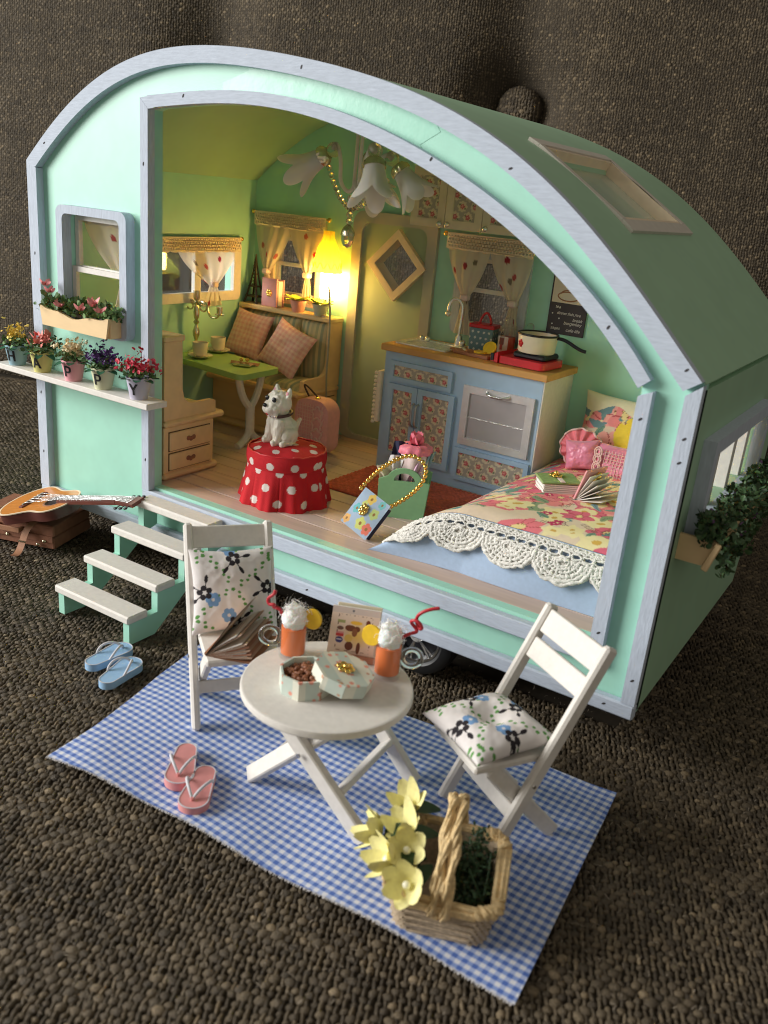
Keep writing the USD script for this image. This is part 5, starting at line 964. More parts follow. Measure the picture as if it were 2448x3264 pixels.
part(kt, 'cabinet', box(12.0, 20.15, 10.5, 13.78, FZ, 9.73, .02), 'kitchen_blue', w=True); part(kt, 'side_panel', box(20.151, 20.21, 10.5, 13.78, FZ, 9.73, .01), 'white_paint', w=True)
part(kt, 'countertop', box(11.85, 20.36, 10.25, 13.79, 9.735, 10.04, .03), 'counter_orange', w=True)
part(kt, 'drawer', frame_xz(12.4, 15.75, 8.38, 9.32, .2, 10.36, 10.499), 'kitchen_blue', w=True); rose_panel(kt, 12.58, 15.57, 8.56, 9.14, 10.46)
for x0, x1 in ((12.4, 14.02), (14.05, 16.0)):
    part(kt, 'door', frame_xz(x0, x1, 4.65, 8.24, .27, 10.34, 10.499), 'kitchen_blue', w=True); rose_panel(kt, x0 + .25, x1 - .25, 4.9, 8.0, 10.45)
for x_ in (13.93, 14.16): part(kt, 'handle', tube(spline([(x_, 10.33, 7.5), (x_, 10.16, 7.4), (x_, 10.12, 6.95), (x_, 10.16, 6.5), (x_, 10.33, 6.4)], 16), .055, 8), 'brushed_silver', True, w=True)
ov = part(kt, 'oven', frame_xz(16.4, 19.9, 6.15, 8.9, .34, 10.36, 10.499), 'oven_foil', w=True); part(ov, 'oven_door', box(16.73, 19.57, 10.44, 10.497, 6.48, 8.57, .01), 'oven_glass', w=True)
part(ov, 'rail', box(16.73, 19.57, 10.40, 10.438, 7.42, 7.48, .01), 'foil', w=True); part(ov, 'handle', tube(spline([(17.6, 10.35, 8.76), (17.75, 10.18, 8.70), (18.15, 10.15, 8.66), (18.55, 10.18, 8.70), (18.7, 10.35, 8.76)], 14), .06, 8), 'silver', True, w=True)
part(kt, 'lower_panel', frame_xz(16.3, 20.05, 4.4, 5.95, .22, 10.38, 10.499), 'kitchen_blue', w=True); rose_panel(kt, 16.5, 19.85, 4.6, 5.75, 10.46)
CT = 10.044
sn = thing('kitchen_sink', 'shiny silver foil sink set into the counter', 'sink', (13.3, 12.1, CT))
part(sn, 'rim', prism(rrect(12.15, 14.95, 10.95, 13.1, .12).difference(rrect(12.5, 14.5, 11.35, 12.7, .3)), 'z', CT - .02, CT + .07), 'foil', w=True)
u, v_ = np.meshgrid(np.linspace(-1, 1, 20), np.linspace(-1, 1, 20), indexing='ij'); P = np.dstack([13.5 + 1.0 * u, 12.02 + .68 * v_, CT + .045 - .03 * np.clip(1 - u ** 4, 0, 1) * np.clip(1 - v_ ** 4, 0, 1)]); part(sn, 'bowl', gridmesh(P), 'foil', True, w=True)
fc = thing('faucet', 'tall curved silver tap behind the sink', 'tap', (14.35, 13.25, CT))
part(fc, 'spout', tube(spline([(0, 0, .3), (0.02, 0, 1.2), (.02, -.02, 1.75), (-.12, -.12, 2.15), (-.35, -.25, 2.2), (-.5, -.36, 1.95), (-.52, -.38, 1.6)], 30), .08, 9), 'silver', True); part(fc, 'base', lathe([(.001, 0), (.2, 0), (.17, .5), (.001, .52)], 16), 'silver', 40); part(fc, 'nozzle', ball((-.52, -.38, 1.5), .15), 'silver', True)
part(fc, 'knob', ball((.3, -.15, .2), .16), 'silver', True); part(fc, 'knob', ball((-1.75, -.5, .16), .13), 'silver', True); part(fc, 'knob', ball((-1.4, -.55, .16), .13), 'silver', True)
def sp_print(v, dots, base, dot): c = np.empty((len(v), 3)); c[:] = base; return c
tn = thing('gift_tin', 'grey blue dotted gift box with a red lid and bow handle on the counter', 'box', (15.75, 13.0, CT), 8)
bm = fine(box(-.55, .6, -.42, .42, 0, 1.12, .02), .05); K = np.empty((len(bm[0]), 3)); K[:] = lin(108, 142, 152); a = bm[0]; gx_ = (a[:, 0] + a[:, 1]) / .27; gz_ = a[:, 2] / .27; dd = np.hypot((gx_ + .5 * (np.floor(gz_) % 2)) % 1 - .5, gz_ % 1 - .5); K[dd < .2] = lin(226, 226, 222)
part(tn, 'box', bm, 'paint_print', col=K); part(tn, 'lid', box(-.6, .65, -.47, .47, 1.12, 1.3, .03), 'red_paint'); part(tn, 'handle', tube(spline([(-.2, 0, 1.3), (-.12, 0, 1.65), (.05, 0, 1.8), (.25, 0, 1.6), (.3, 0, 1.3)], 16), .06, 6), 'red_paint', True)
jr = thing('sauce_jar', 'glass jar of red sauce with a bear label on the counter', 'jar', (17.05, 12.9, CT))
part(jr, 'contents', lathe([(.001, .05), (.36, .05), (.38, .9), (.001, .9)], 24), 'ketchup_red', 40); part(jr, 'glass', lathe([(.001, 0), (.42, 0), (.43, 1.0), (.36, 1.2), (.36, 1.3), (.001, 1.3)], 24), 'mug_glass', 40); part(jr, 'stopper', [lathe([(.001, 1.3), (.4, 1.3), (.4, 1.42), (.001, 1.42)], 20), ball((0, 0, 1.62), .2)], 'mug_glass', 40)
an = np.linspace(-PI / 2 - .75, -PI / 2 + .55, 12); P = np.array([[(.445 * math.cos(q), .445 * math.sin(q), z_) for z_ in np.linspace(.2, .95, 10)] for q in an]); K = np.empty((12, 10, 3)); K[:] = lin(214, 206, 196); K[3:8, 5:9] = lin(120, 60, 44); K[4:7, 2:5] = lin(170, 60, 50); part(jr, 'label', gridmesh(P), 'print_paper', True, col=K.reshape(-1, 3))
k2 = thing('tomato_bottle', 'red round bottle with a tomato picture behind the pan', 'bottle', (18.0, 13.2, CT))
part(k2, 'bottle', lathe([(.001, 0), (.4, 0), (.46, .4), (.44, .85), (.25, 1.15), (.001, 1.15)], 26), 'ketchup_red', 40); part(k2, 'stopper', [lathe([(.001, 1.15), (.32, 1.16), (.30, 1.25), (.001, 1.27)], 18), ball((0, 0, 1.46), .19)], 'crystal', 40); part(k2, 'label', lathe([(.463, .25), (.466, .7)], 26), 'cream_wood', True)
cbd = thing('chopping_board', 'reddish wooden chopping board on the counter', 'chopping board', (16.1, 11.6, CT), -8)
part(cbd, 'board', box(-.9, 1.05, -.45, .5, 0, .16, .03), 'wood_board'); part(cbd, 'grip', box(-1.35, -.89, -.12, .15, .01, .15, .03), 'wood_board')
for x_, y_, l, rx_ in ((16.4, 11.65, 'flat lemon slice on the chopping board', 0), (16.75, 11.85, 'lemon slice propped up at the right end of the board', 55)):
    le = thing('lemon_slice', l, 'lemon slice', (x_, y_, CT + .165)); part(le, 'slice', move(prism(sg.Point(0, 0).buffer(.32), 'z', 0, .08), (0, 0, .0 if not rx_ else .24), rx=rx_), 'lemon', 30)
kn = thing('kitchen_knife', 'small silver knife lying on the chopping board', 'knife', (15.75, 11.5, CT + .165), 130); part(kn, 'blade', hull([(0, -.11, .0), (.55, -.09, 0), (.55, .11, 0), (0, .11, 0), (0, 0, .05), (.55, .02, .03)]), 'glass_blue'); part(kn, 'handle', box(-.4, 0, -.05, .07, 0, .07, .02), 'wood_board')
sv = thing('camping_stove', 'red portable stove with a black burner at the end of the counter', 'stove', (18.85, 11.75, CT), -4)
part(sv, 'body', prism(rrect(-1.15, 1.15, -1.0, 1.0, .22), 'z', .04, .36), 'red_paint', 40); part(sv, 'gas_bay', hull([(-1.5, y_, z_) for y_ in (-1.0, .9) for z_ in (.08, .30)] + [(-1.1, y_, z_) for y_ in (-1.05, .95) for z_ in (.03, .52)]), 'red_paint'); part(sv, 'knob', box(-1.46, -1.30, -1.08, -1.01, .1, .42, .02), 'black_plastic')
part(sv, 'burner', box(-.62, .95, -.62, .85, .362, .62, .08), 'black_plastic'); 
pn = thing('saucepan', 'cream enamel saucepan with a red flower and black rim on the stove', 'saucepan', (19.0, 11.85, CT + .625))
part(pn, 'pot', lathe([(.001, 0), (.78, 0), (.82, .05), (.88, .78), (.84, .78), (.76, .08), (.001, .06)], 40), 'enamel_cream', 40); part(pn, 'rim', tube([(.88 * math.cos(q), .88 * math.sin(q), .8) for q in np.linspace(0, 2 * PI, 40, endpoint=False)], .05, 7, closed=True), 'black_plastic', True); part(pn, 'contents', prism(sg.Point(0, 0).buffer(.8), 'z', .55, .6), 'tea_orange')
part(pn, 'handle', tube(spline([(.85, .1, .72), (1.2, .12, .7), (1.8, .18, .45), (2.2, .22, .35)], 16), .075, 8), 'black_plastic', True)
for q in range(5): a = -2.15; part(pn, 'painted_flower', ball((.85 * math.cos(a + .11 * math.cos(q * 1.26)), .85 * math.sin(a + .11 * math.cos(q * 1.26)), .4 + .1 * math.sin(q * 1.26)), (.07, .07, .08), 1), 'red_paint', True)
# poster with chalk lettering
po = thing('menu_poster', 'dark menu poster with white script and a picture on top, on the kitchen wall', 'poster', (19.4, 13.78, 11.3))
PX0, PX1, PZ0, PZ1 = 18.55, 20.35, 11.35, 14.1
part(po, 'board', box(PX0, PX1, 13.7, 13.795, PZ0, PZ1, .01), 'poster_dark', w=True); part(po, 'picture', box(PX0 + .08, PX1 - .08, 13.69, 13.699, 12.75, 14.0, .001), 'poster_cream', w=True); part(po, 'sketch', [tube([(19.4 + .5 * math.cos(q), 13.686, 13.05 + .2 * math.sin(q)) for q in np.linspace(0, 2 * PI, 20)], .03, 4), tube([(19.4 + .36 * math.cos(q), 13.686, 13.15 + .18 * math.sin(q)) for q in np.linspace(0, PI, 12)], .03, 4)], 'leather_tan', w=True)
for s_, x_, z_, h_ in (('tea', 18.85, 12.50, .13), ('dinner.fish.rice', 18.95, 12.24, .12), ('break', 19.75, 12.0, .13), ('burgerkey', 19.35, 11.82, .13), ('sages', 18.75, 11.55, .12), ('cafe life', 19.5, 11.52, .13)):
    v, f = text(s_, h_, .005); v = np.c_[x_ + v[:, 0] + v[:, 1] * .2, 13.699 - v[:, 2], z_ + v[:, 1]]; part(po, 'lettering', (v, f), 'chalk', w=True)
for x_, z_ in ((18.75, 12.25), (19.1, 12.05), (18.8, 11.78)): part(po, 'star', prism(sg.Point(x_, z_).buffer(.035, quad_segs=2), 'y', 13.693, 13.699), 'chalk', w=True)
# wall cupboard
wc = thing('wall_cupboard', 'pale wooden wall cupboard with rose printed doors above the kitchen window', 'cupboard', (14.3, 13, 15.35))
CX0, CX1, CY, CZ0, CZ1 = 11.6, 17.3, 12.2, 15.42, 18.0
part(wc, 'carcass', box(CX0, CX1, CY + .101, 13.79, CZ0, CZ1 - .01, .02), 'pale_wood', w=True)
for x0, x1 in ((CX0, 13.42), (13.45, 15.35), (15.38, 17.3)):
    part(wc, 'door', frame_xz(x0, x1, CZ0 - .02, CZ1, .38, CY, CY + .1), 'pale_wood', w=True); rose_panel(wc, x0 + .36, x1 - .36, CZ0 + .34, CZ1 - .36, CY + .07)
for x_ in (13.24, 13.64, 15.6): part(wc, 'knob', ball((x_, CY - .1, CZ0 + .16), .13), 'silver', True, w=True)
# small lace trimmed cloth hanging on the kitchen unit's left end
ap = thing('lace_towel', 'cream lace edged towel hanging at the left end of the kitchen unit', 'towel', (11.8, 11, 6)); part(ap, 'cloth', box(11.74, 11.995, 10.3, 11.6, 6.2, 8.7, .04), 'lace_cream', w=True)
part(ap, 'lace_edge', [ball((11.7, 10.3, z_), .09, 1) for z_ in np.arange(6.2, 8.7, .2)], 'lace_cream', w=True)
# ---------------------------------------------------------------- chandelier
ch = thing('chandelier', 'white flower chandelier with crystal beads hanging from the ceiling', 'chandelier', (12.35, 6.5, 19.6))
hubp = np.array([12.3, 6.5, 16.75])
for dx in (-.05, .18): part(ch, 'rod', tube([(12.35 + dx, 6.5, 20.35), (12.3 + dx, 6.5, 16.9)], .075, 8), 'frost_white', True, w=True)
part(ch, 'ceiling_plate', box(11.6, 13.0, 5.9, 7.1, 20.2, 20.42, .04), 'leather_tan', w=True)
def bell(t, top, d, L, W, tint):
    d = np.array(d, float); d /= np.linalg.norm(d); u = np.cross(d, [.1, .2, 1]); u /= np.linalg.norm(u); w = np.cross(d, u)
    n, k = 80, 18; a = np.linspace(0, 2 * PI, n); s = np.linspace(0, 1, k); A, S = np.meshgrid(a, s, indexing='ij'); lobes = np.abs(np.cos(A * 2.5))
    r = W * (.42 + .30 * S ** .6 + .75 * S ** 4 * (.25 + .75 * lobes)); x = L * S * (.72 + .36 * lobes * S ** 2)
    P = np.array(top) + x[..., None] * d + (r * np.cos(A))[..., None] * u + (r * np.sin(A))[..., None] * w; v, f = gridmesh(P); P2 = np.array(top) + x[..., None] * d + (r * .93 * np.cos(A))[..., None] * u + (r * .93 * np.sin(A))[..., None] * w; v2, f2 = gridmesh(P2)
    part(t, 'flower_shade', cat((v, f), (v2, f2[:, ::-1])), tint, True, w=True)
    part(t, 'metal_cap', place(lathe([(.001, -.12), (W * .38, -.12), (W * .60, .05), (W * .62, .22), (W * .50, .2)], 28, rfun=lambda q: 1 + .05 * np.cos(q * 12)), np.array(top), [u, w, d]), 'brass_old', 40, w=True)
    part(t, 'bead', ball(np.array(top) - d * .42, .3, 2), 'crystal', False, w=True)
for dx_, dy_, dz_, dv, L, W in ((-1.5, -.1, 1.2, (-.9, -.1, -.52), 1.7, .66), (1.62, -1.1, 1.05, (.22, -.25, -.95), 1.55, .74), (1.45, .9, .95, (.62, .25, -.75), 1.5, .66), (-.3, 1.5, .9, (-.2, .7, -.8), 1.6, .75)):
    top = hubp + np.array([dx_, dy_, dz_]); hv_ = np.array([dx_, dy_, 0])
    part(ch, 'arm', tube(spline([hubp + [0, 0, .3], hubp + hv_ * .25 + [0, 0, -.12], hubp + hv_ * .45 + [0, 0, .2], hubp + hv_ * .5 + [0, 0, .9], hubp + hv_ * .7 + [0, 0, dz_ + .42], top - np.array(dv) * .4], 30), .085, 8), 'frost_white', True, w=True)
    bell(ch, top, dv, L, W, 'frost_white')
def bead_string(a, b, sag, n):
    a, b = np.array(a), np.array(b); out = []
    for k in range(n): s = (k + .5) / n; p = a + (b - a) * s - np.array([0, 0, sag * 4 * s * (1 - s)]); part(ch, 'bead', ball(p, (.115, .115, .12), 1), 'crystal', False, w=True)
bot = np.array([12.2, 6.5, 15.95])
bead_string((10.95, 6.4, 17.6), bot, .35, 10); bead_string((13.8, 5.5, 17.3), bot, .3, 9); bead_string((13.5, 7.2, 17.3), bot, .3, 8)
for z_ in (16.35, 16.0, 15.72, 15.45): part(ch, 'bead', ball((12.15, 6.5, z_), .15, 1), 'crystal', False, w=True)
part(ch, 'drop_cap', lathe([(.05, 15.35), (.2, 15.2), (.28, 15.05), (.30, 14.88), (.22, 14.9)], 20, (12.12, 6.5, 0), lambda q: 1 + .08 * np.cos(q * 6)), 'brass_old', 40, w=True); part(ch, 'drop_crystal', lathe([(.001, 15.0), (.26, 14.9), (.27, 14.7), (.16, 14.45), (.001, 14.38)], 8, (12.12, 6.5, 0)), 'crystal', w=True)
# ---------------------------------------------------------------- polka dot stool and the dog
sl = thing('polka_stool', 'red stool with white polka dots and a pleated skirt', 'stool', (11.95, 3.45, FZ))
def dots(U, V, p=1.02, r=.165, o=(0, 0)):
    a = U / p + o[0]; b = V / (p * .62) + o[1]; k = np.floor(b); d = np.hypot(((a + .5 * (k % 2)) % 1 - .5) * p, (b % 1 - .5) * p * .62); c = np.empty(U.shape + (3,)); c[:] = lin(196, 16, 30); return paint(c, d < r, lin(226, 212, 206))
R0 = 1.66; n = 260; a = np.linspace(0, 2 * PI, n)
z = np.r_[np.linspace(0, 1.72, 50)]; A, Z = np.meshgrid(a, z, indexing='ij'); fl = (1 - Z / 1.72); pl_ = np.abs(((A * 9 / (2 * PI)) % 1) - .5) * 2
r = R0 - .04 + .42 * fl * (.6 + .4 * pl_) + .10 * fl * np.sin(A * 9) ** 3 - .06 * (pl_ < .05) * fl
v, f = gridmesh(np.dstack([r * np.cos(A), r * np.sin(A), Z])); part(sl, 'skirt', (v, f[:, ::-1]), 'print_cloth', True, col=dots(A * R0, Z).reshape(-1, 3))
z = np.linspace(0, 1, 26); A, Z = np.meshgrid(a, z, indexing='ij'); r = R0 + .05 * np.sin(PI * Z); v, f = gridmesh(np.dstack([r * np.cos(A), r * np.sin(A), 1.62 + .66 * Z])); part(sl, 'band', (v, f[:, ::-1]), 'print_cloth', True, col=dots(A * R0, Z * .66, o=(.4, .15)).reshape(-1, 3))
rad = np.linspace(.001, 1, 46); A, Rr = np.meshgrid(a, rad, indexing='ij'); zt_ = 2.22 + .22 * (1 - Rr ** 3) + .03 * np.sin(A * 7) * Rr; v, f = gridmesh(np.dstack([R0 * .985 * Rr * np.cos(A), R0 * .985 * Rr * np.sin(A), zt_])); part(sl, 'seat', (v, f[:, ::-1] if False else f), 'print_cloth', True, col=dots(Rr * R0 * np.cos(A), Rr * R0 * np.sin(A), o=(.2, .3)).reshape(-1, 3))
part(sl, 'welt', tube([(R0 * .99 * math.cos(q), R0 * .99 * math.sin(q), 2.27 + .015 * math.sin(q * 17)) for q in np.linspace(0, 2 * PI, 90, endpoint=False)], .035, 5, closed=True), 'red_paint', True)
dg = thing('toy_dog', 'small white sitting terrier figurine with a collar, on the red stool', 'dog', (11.6, 3.45, FZ + 2.40), math.degrees(math.atan2(-.97, -.25)))
# local: +x the way the dog looks
def E_(c, r): return mf.Manifold.sphere(1.0, 28).scale(tuple(map(float, r))).translate(tuple(map(float, c)))
def CAP(a, b, ra, rb_): return mf.Manifold.batch_hull([mf.Manifold.sphere(ra, 20).translate(tuple(map(float, a))), mf.Manifold.sphere(rb_, 20).translate(tuple(map(float, b)))])
B_ = E_((-.12, 0, .55), (.62, .60, .62)) + E_((.08, 0, .95), (.46, .48, .62)) + CAP((.05, 0, 1.0), (.14, 0, 1.5), .42, .36) + E_((.20, 0, 1.78), (.52, .56, .50)) + E_((.52, 0, 1.58), (.40, .42, .36)) + E_((.74, 0, 1.64), (.17, .18, .15))
for s in (-1, 1):
    B_ += CAP((.32, s * .26, 1.0), (.46, s * .30, .14), .24, .19) + CAP((.46, s * .30, .14), (.64, s * .31, .12), .18, .14) + E_((-.05, s * .50, .38), (.44, .24, .40)) + CAP((.0, s * .58, .13), (.42, s * .60, .11), .17, .13)
    B_ += mf.Manifold.batch_hull([mf.Manifold.sphere(.09, 12).translate((.02, s * .44, 2.34)), mf.Manifold.sphere(.16, 12).translate((.0, s * .32, 2.05)), mf.Manifold.sphere(.1, 12).translate((.12, s * .48, 2.05))])
    B_ += CAP((.60, s * .16, 1.46), (.52, s * .26, 1.28), .17, .12) + E_((.45, s * .22, 2.0), (.16, .18, .15))
B_ += CAP((-.62, 0, .5), (-.86, .1, .95), .13, .08) + E_((.38, 0, 2.18), (.16, .2, .12))
tm = trimesh.Trimesh(*arr(B_.refine_to_length(.06)), process=True); tm.merge_vertices(); trimesh.smoothing.filter_taubin(tm, iterations=8); vn = tm.vertex_normals
fur = fbm(tm.vertices * np.array([7, 7, 3.2]), 3, 2) - .5; V = np.array(tm.vertices) + vn * (fur * .13)[:, None]; V[:, 2] = np.maximum(V[:, 2], .0)
part(dg, 'body', (V, np.array(tm.faces)), 'dog_white', True)
for s in (-1, 1):
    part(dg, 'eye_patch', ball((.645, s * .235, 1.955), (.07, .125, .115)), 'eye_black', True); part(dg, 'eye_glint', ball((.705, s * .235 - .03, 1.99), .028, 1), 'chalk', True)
    part(dg, 'inner_ear', ball((.115, s * .44, 2.17), (.07, .095, .13)), 'dog_pink', True)
part(dg, 'nose', ball((.93, 0, 1.72), (.08, .11, .085)), 'eye_black', True); part(dg, 'tongue', ball((.80, .02, 1.40), (.07, .085, .11)), 'red_paint', True)
cl_ = part(dg, 'collar', tube([(.13 + .49 * math.cos(q), .49 * math.sin(q), 1.30 - .06 * math.cos(q)) for q in np.linspace(0, 2 * PI, 40, endpoint=False)], .065, 8, closed=True), 'collar_brown', True)
for q in range(-2, 3): part(cl_, 'stud', ball((.13 + .54 * math.cos(q * .28), .54 * math.sin(q * .28), 1.24), .055, 1), 'silver', True)
# pink vanity case behind the stool
pc = thing('pink_case', 'pink vanity case with white lace and a brown handle behind the stool', 'case', (8.6, 9.6, FZ))
prof = rrect(7.55, 9.62, FZ, 6.75, .7); part(pc, 'body', prism(prof, 'y', 9.5, 10.5), 'pink_case', 40, w=True)
part(pc, 'lace', [tube([(8.95 + .30 * math.cos(q) * (1 + .2 * math.sin(5 * q)), 9.48, zc + .30 * math.sin(q) * (1 + .2 * math.sin(5 * q))) for q in np.linspace(0, 2 * PI, 36)], .045, 5) for zc in (6.1, 5.55, 5.0, 4.5)] + [tube([(9.25, 9.48, z_), (9.25 + .12 * math.sin(z_ * 9), 9.48, z_ + .2)], .03, 4) for z_ in np.arange(4.1, 6.4, .2)], 'lace_pink', True, w=True)
part(pc, 'net', [tube([(7.7 + k * .16, 9.49, 4.1), (7.7 + k * .16, 9.49, 6.5)], .015, 4) for k in range(7)] + [tube([(7.7, 9.49, 4.2 + k * .18), (8.66, 9.49, 4.2 + k * .18)], .015, 4) for k in range(13)], 'lace_pink', w=True)
part(pc, 'handle', tube(spline([(8.0, 10.0, 6.75), (7.8, 9.9, 7.3), (8.2, 9.9, 7.1), (8.6, 9.95, 6.78)], 18), .05, 6), 'collar_brown', True, w=True); part(pc, 'stud', ball((8.62, 9.9, 6.78), (.16, .16, .06)), 'gold', True, w=True)
# floor mat
fm = thing('red_mat', 'rusty red knitted mat on the floor before the kitchen unit', 'mat', (15, 8, FZ))
u, v_ = np.meshgrid(np.linspace(12.0, 18.2, 130), np.linspace(5.9, 10.25, 100), indexing='ij'); zz_ = FZ + .07 + .03 * np.sin(u * 24) * np.sin(v_ * 20) + .03 * (fbm(np.dstack([u * 3, v_ * 3, u * 0]), 2, 5) - .5); part(fm, 'knit', gridmesh(np.dstack([u, v_, zz_])), 'mat_red', True, w=True); part(fm, 'edge', box(11.97, 18.23, 5.87, 10.28, FZ, FZ + .06, .02), 'mat_red', w=True)
# tote with cloths
TA = math.atan2(.85, 1.75)
to = thing('wooden_tote', 'small green wooden tote with a round grip, filled with cloths', 'tote', (16.9, 5.05, FZ + .0), math.degrees(TA))
side = sg.Polygon([(-1.02, 0), (.92, 0), (1.05, 1.62), (.78, 1.68)] + [(.72 * math.cos(q), 1.66 + .52 * math.sin(q)) for q in np.linspace(.25, PI - .25, 14)] + [(-.86, 1.72), (-1.08, 1.62)]); grip = sg.Polygon([(.44 * math.cos(q), 1.62 + .36 * math.sin(q)) for q in np.linspace(0, PI, 14)])
for y0 in (0, 1.75): part(to, 'side', prism(side.difference(grip), 'y', y0, y0 + .12), 'tote_green')
for x0 in (-.98, .82): part(to, 'end', box(x0, x0 + .12, .121, 1.749, .01, 1.35, .02), 'tote_green')
part(to, 'bottom', box(-.85, .81, .121, 1.749, .02, .14, .01), 'tote_green')
def cloth(name, label, look, pts, wv, sd, catg='cloth'):
    t = thing(name, label, catg, to.loc, to.rot, 'cloths in the tote'); sp_ = spline(pts, 24); w_ = np.array(wv, float); u_ = np.linspace(-1, 1, 16); P = np.array([[p + w_ * a + np.array([0, .10 * math.sin(a * 5 + i * .5 + sd), .04 * math.cos(a * 4 + sd)]) for a in u_] for i, p in enumerate(sp_)]); v0, f0 = gridmesh(P); part(t, 'fabric', cat((v0, f0), (v0 + [0, .03, 0], f0[:, ::-1])), look, True); return t
cloth('folded_cloth', 'navy blue cloth standing up in the tote', 'cloth_navy', [(-.42, .7, .3), (-.45, .75, 1.6), (-.35, .8, 3.1)], (.30, 0, 0), 1); cloth('folded_cloth', 'white cloth with a navy edge at the left side of the tote', 'cloth_white', [(-.6, .5, .3), (-.6, .5, 1.6), (-.42, .6, 2.55)], (.32, 0, .04), 2)
cloth('folded_cloth', 'beige lace cloth drooping over the tote left corner', 'lace_cream', [(-.65, .4, .4), (-.8, .3, 1.7), (-.95, .25, 2.2)], (.28, .1, .1), 3); cloth('folded_cloth', 'lilac pink cloth rolled in the tote front', 'cloth_lilac', [(-.2, .3, .5), (.25, .3, 1.6), (.62, .5, 2.3)], (.14, .1, -.08), 4); cloth('folded_cloth', 'blue and white cloth at the tote right end', 'tin_blue', [(.55, .9, .4), (.7, .9, 1.7), (1.0, 1.0, 2.7)], (.12, .3, 0), 5)
ht = thing('ribbon_hat', 'beige cloth bundle topped with a pink gauze ribbon rosette', 'ribbon bundle', to.loc, to.rot, 'cloths in the tote')
part(ht, 'bundle', lathe([(.001, .8), (.45, 1.0), (.58, 2.0), (.62, 2.7), (.001, 2.75)], 30, (.25, .95, 0), lambda q: 1 + .06 * np.sin(q * 7)), 'ribbon_pale', True); part(ht, 'ribbon', lathe([(.60, 2.62), (.72, 2.7), (.68, 2.95), (.4, 3.05), (.2, 3.0)], 36, (.25, .95, 0), lambda q: 1 + .07 * np.sin(q * 9)), 'ribbon_pink', True)
for k in range(5): part(ht, 'rosette', move(petal(.42, .28, 1.1), (.28, .95, 3.0), rz=k * 72, ry=-10), 'ribbon_pink', True)
# handbag with a bead chain
hb2 = thing('handbag', 'small flower print handbag with a gold clasp leaning on the tote', 'handbag', (16.9, 2.6, FZ))
o3 = np.array([16.02, 2.05, FZ + .42]); bx1 = np.array([17.14, 1.98, FZ + .02]) - o3; by1 = np.array([16.42, 2.85, FZ + 1.75]) - o3; by1 -= bx1 * (by1 @ bx1) / (bx1 @ bx1) * .9; bx1n = bx1 / np.linalg.norm(bx1); bn = np.cross(bx1n, by1 / np.linalg.norm(by1))
def BG(m): v, f = arr(m); return o3 + v[:, :1] * bx1 * 1.05 + v[:, 1:2] * by1 * 1.0 + v[:, 2:] * -bn, f
u, v_ = np.meshgrid(np.linspace(0, 1.08, 90), np.linspace(0, 1.03, 90), indexing='ij'); K = np.empty(u.shape + (3,)); K[:] = lin(164, 184, 206)
def bloom(K, U, V, x, y, r, c, a0=0, n=5, c2=None):
    for q in range(n): K = paint(K, np.hypot(U - x - r * .62 * math.cos(a0 + q * 2 * PI / n), V - y - r * .62 * math.sin(a0 + q * 2 * PI / n)) < r * .48, c)
    return paint(K, np.hypot(U - x, V - y) < r * .3, c2 or lin(150, 110, 60))
for x, y, r, c in ((.45, .88, .14, lin(224, 190, 96)), (.22, .50, .13, lin(110, 186, 190)), (.62, .25, .16, lin(206, 210, 120)), (.82, .62, .14, lin(190, 206, 130)), (.9, .22, .15, lin(226, 120, 100)), (.12, .15, .12, lin(228, 176, 110)), (.85, .92, .11, lin(120, 190, 190)), (.35, .70, .09, lin(200, 208, 120))): K = bloom(K, u, v_, x, y, r, c, x * 9)
m0, f0 = gridmesh(np.dstack([u, v_, -.22 - .10 * np.sin(PI * v_) * np.sin(PI * u / 1.08)])); part(hb2, 'front_flap', BG((m0, f0)), 'print_cloth', True, col=K.reshape(-1, 3), w=True); part(hb2, 'body', BG(box(.01, 1.06, .02, 1.0, -.2, .14, .05)), 'cloth_white', w=True); part(hb2, 'gusset', BG(box(1.0, 1.09, .05, .95, -.17, .11, .02)), 'cloth_navy', w=True)
part(hb2, 'clasp', BG([ball((.46 + .10 * math.cos(q), .56 + .10 * math.sin(q), -.36), (.06, .06, .06), 1) for q in np.linspace(0, 5.5, 7)] + [ball((.46, .56, -.42), (.07, .07, .08), 1)]), 'gold', True, w=True)
chp = spline([(16.20, 2.9, 5.62), (16.6, 3.2, 6.25), (17.48, 3.2, 7.03), (18.35, 3.25, 7.35), (18.75, 3.3, 7.1), (18.72, 3.3, 6.43), (18.35, 3.2, 5.87), (17.75, 3.0, 5.3), (17.35, 2.8, 5.05)], 33)
for p in chp: part(hb2, 'chain_bead', ball(p, .098, 1), 'gold', True, w=True)
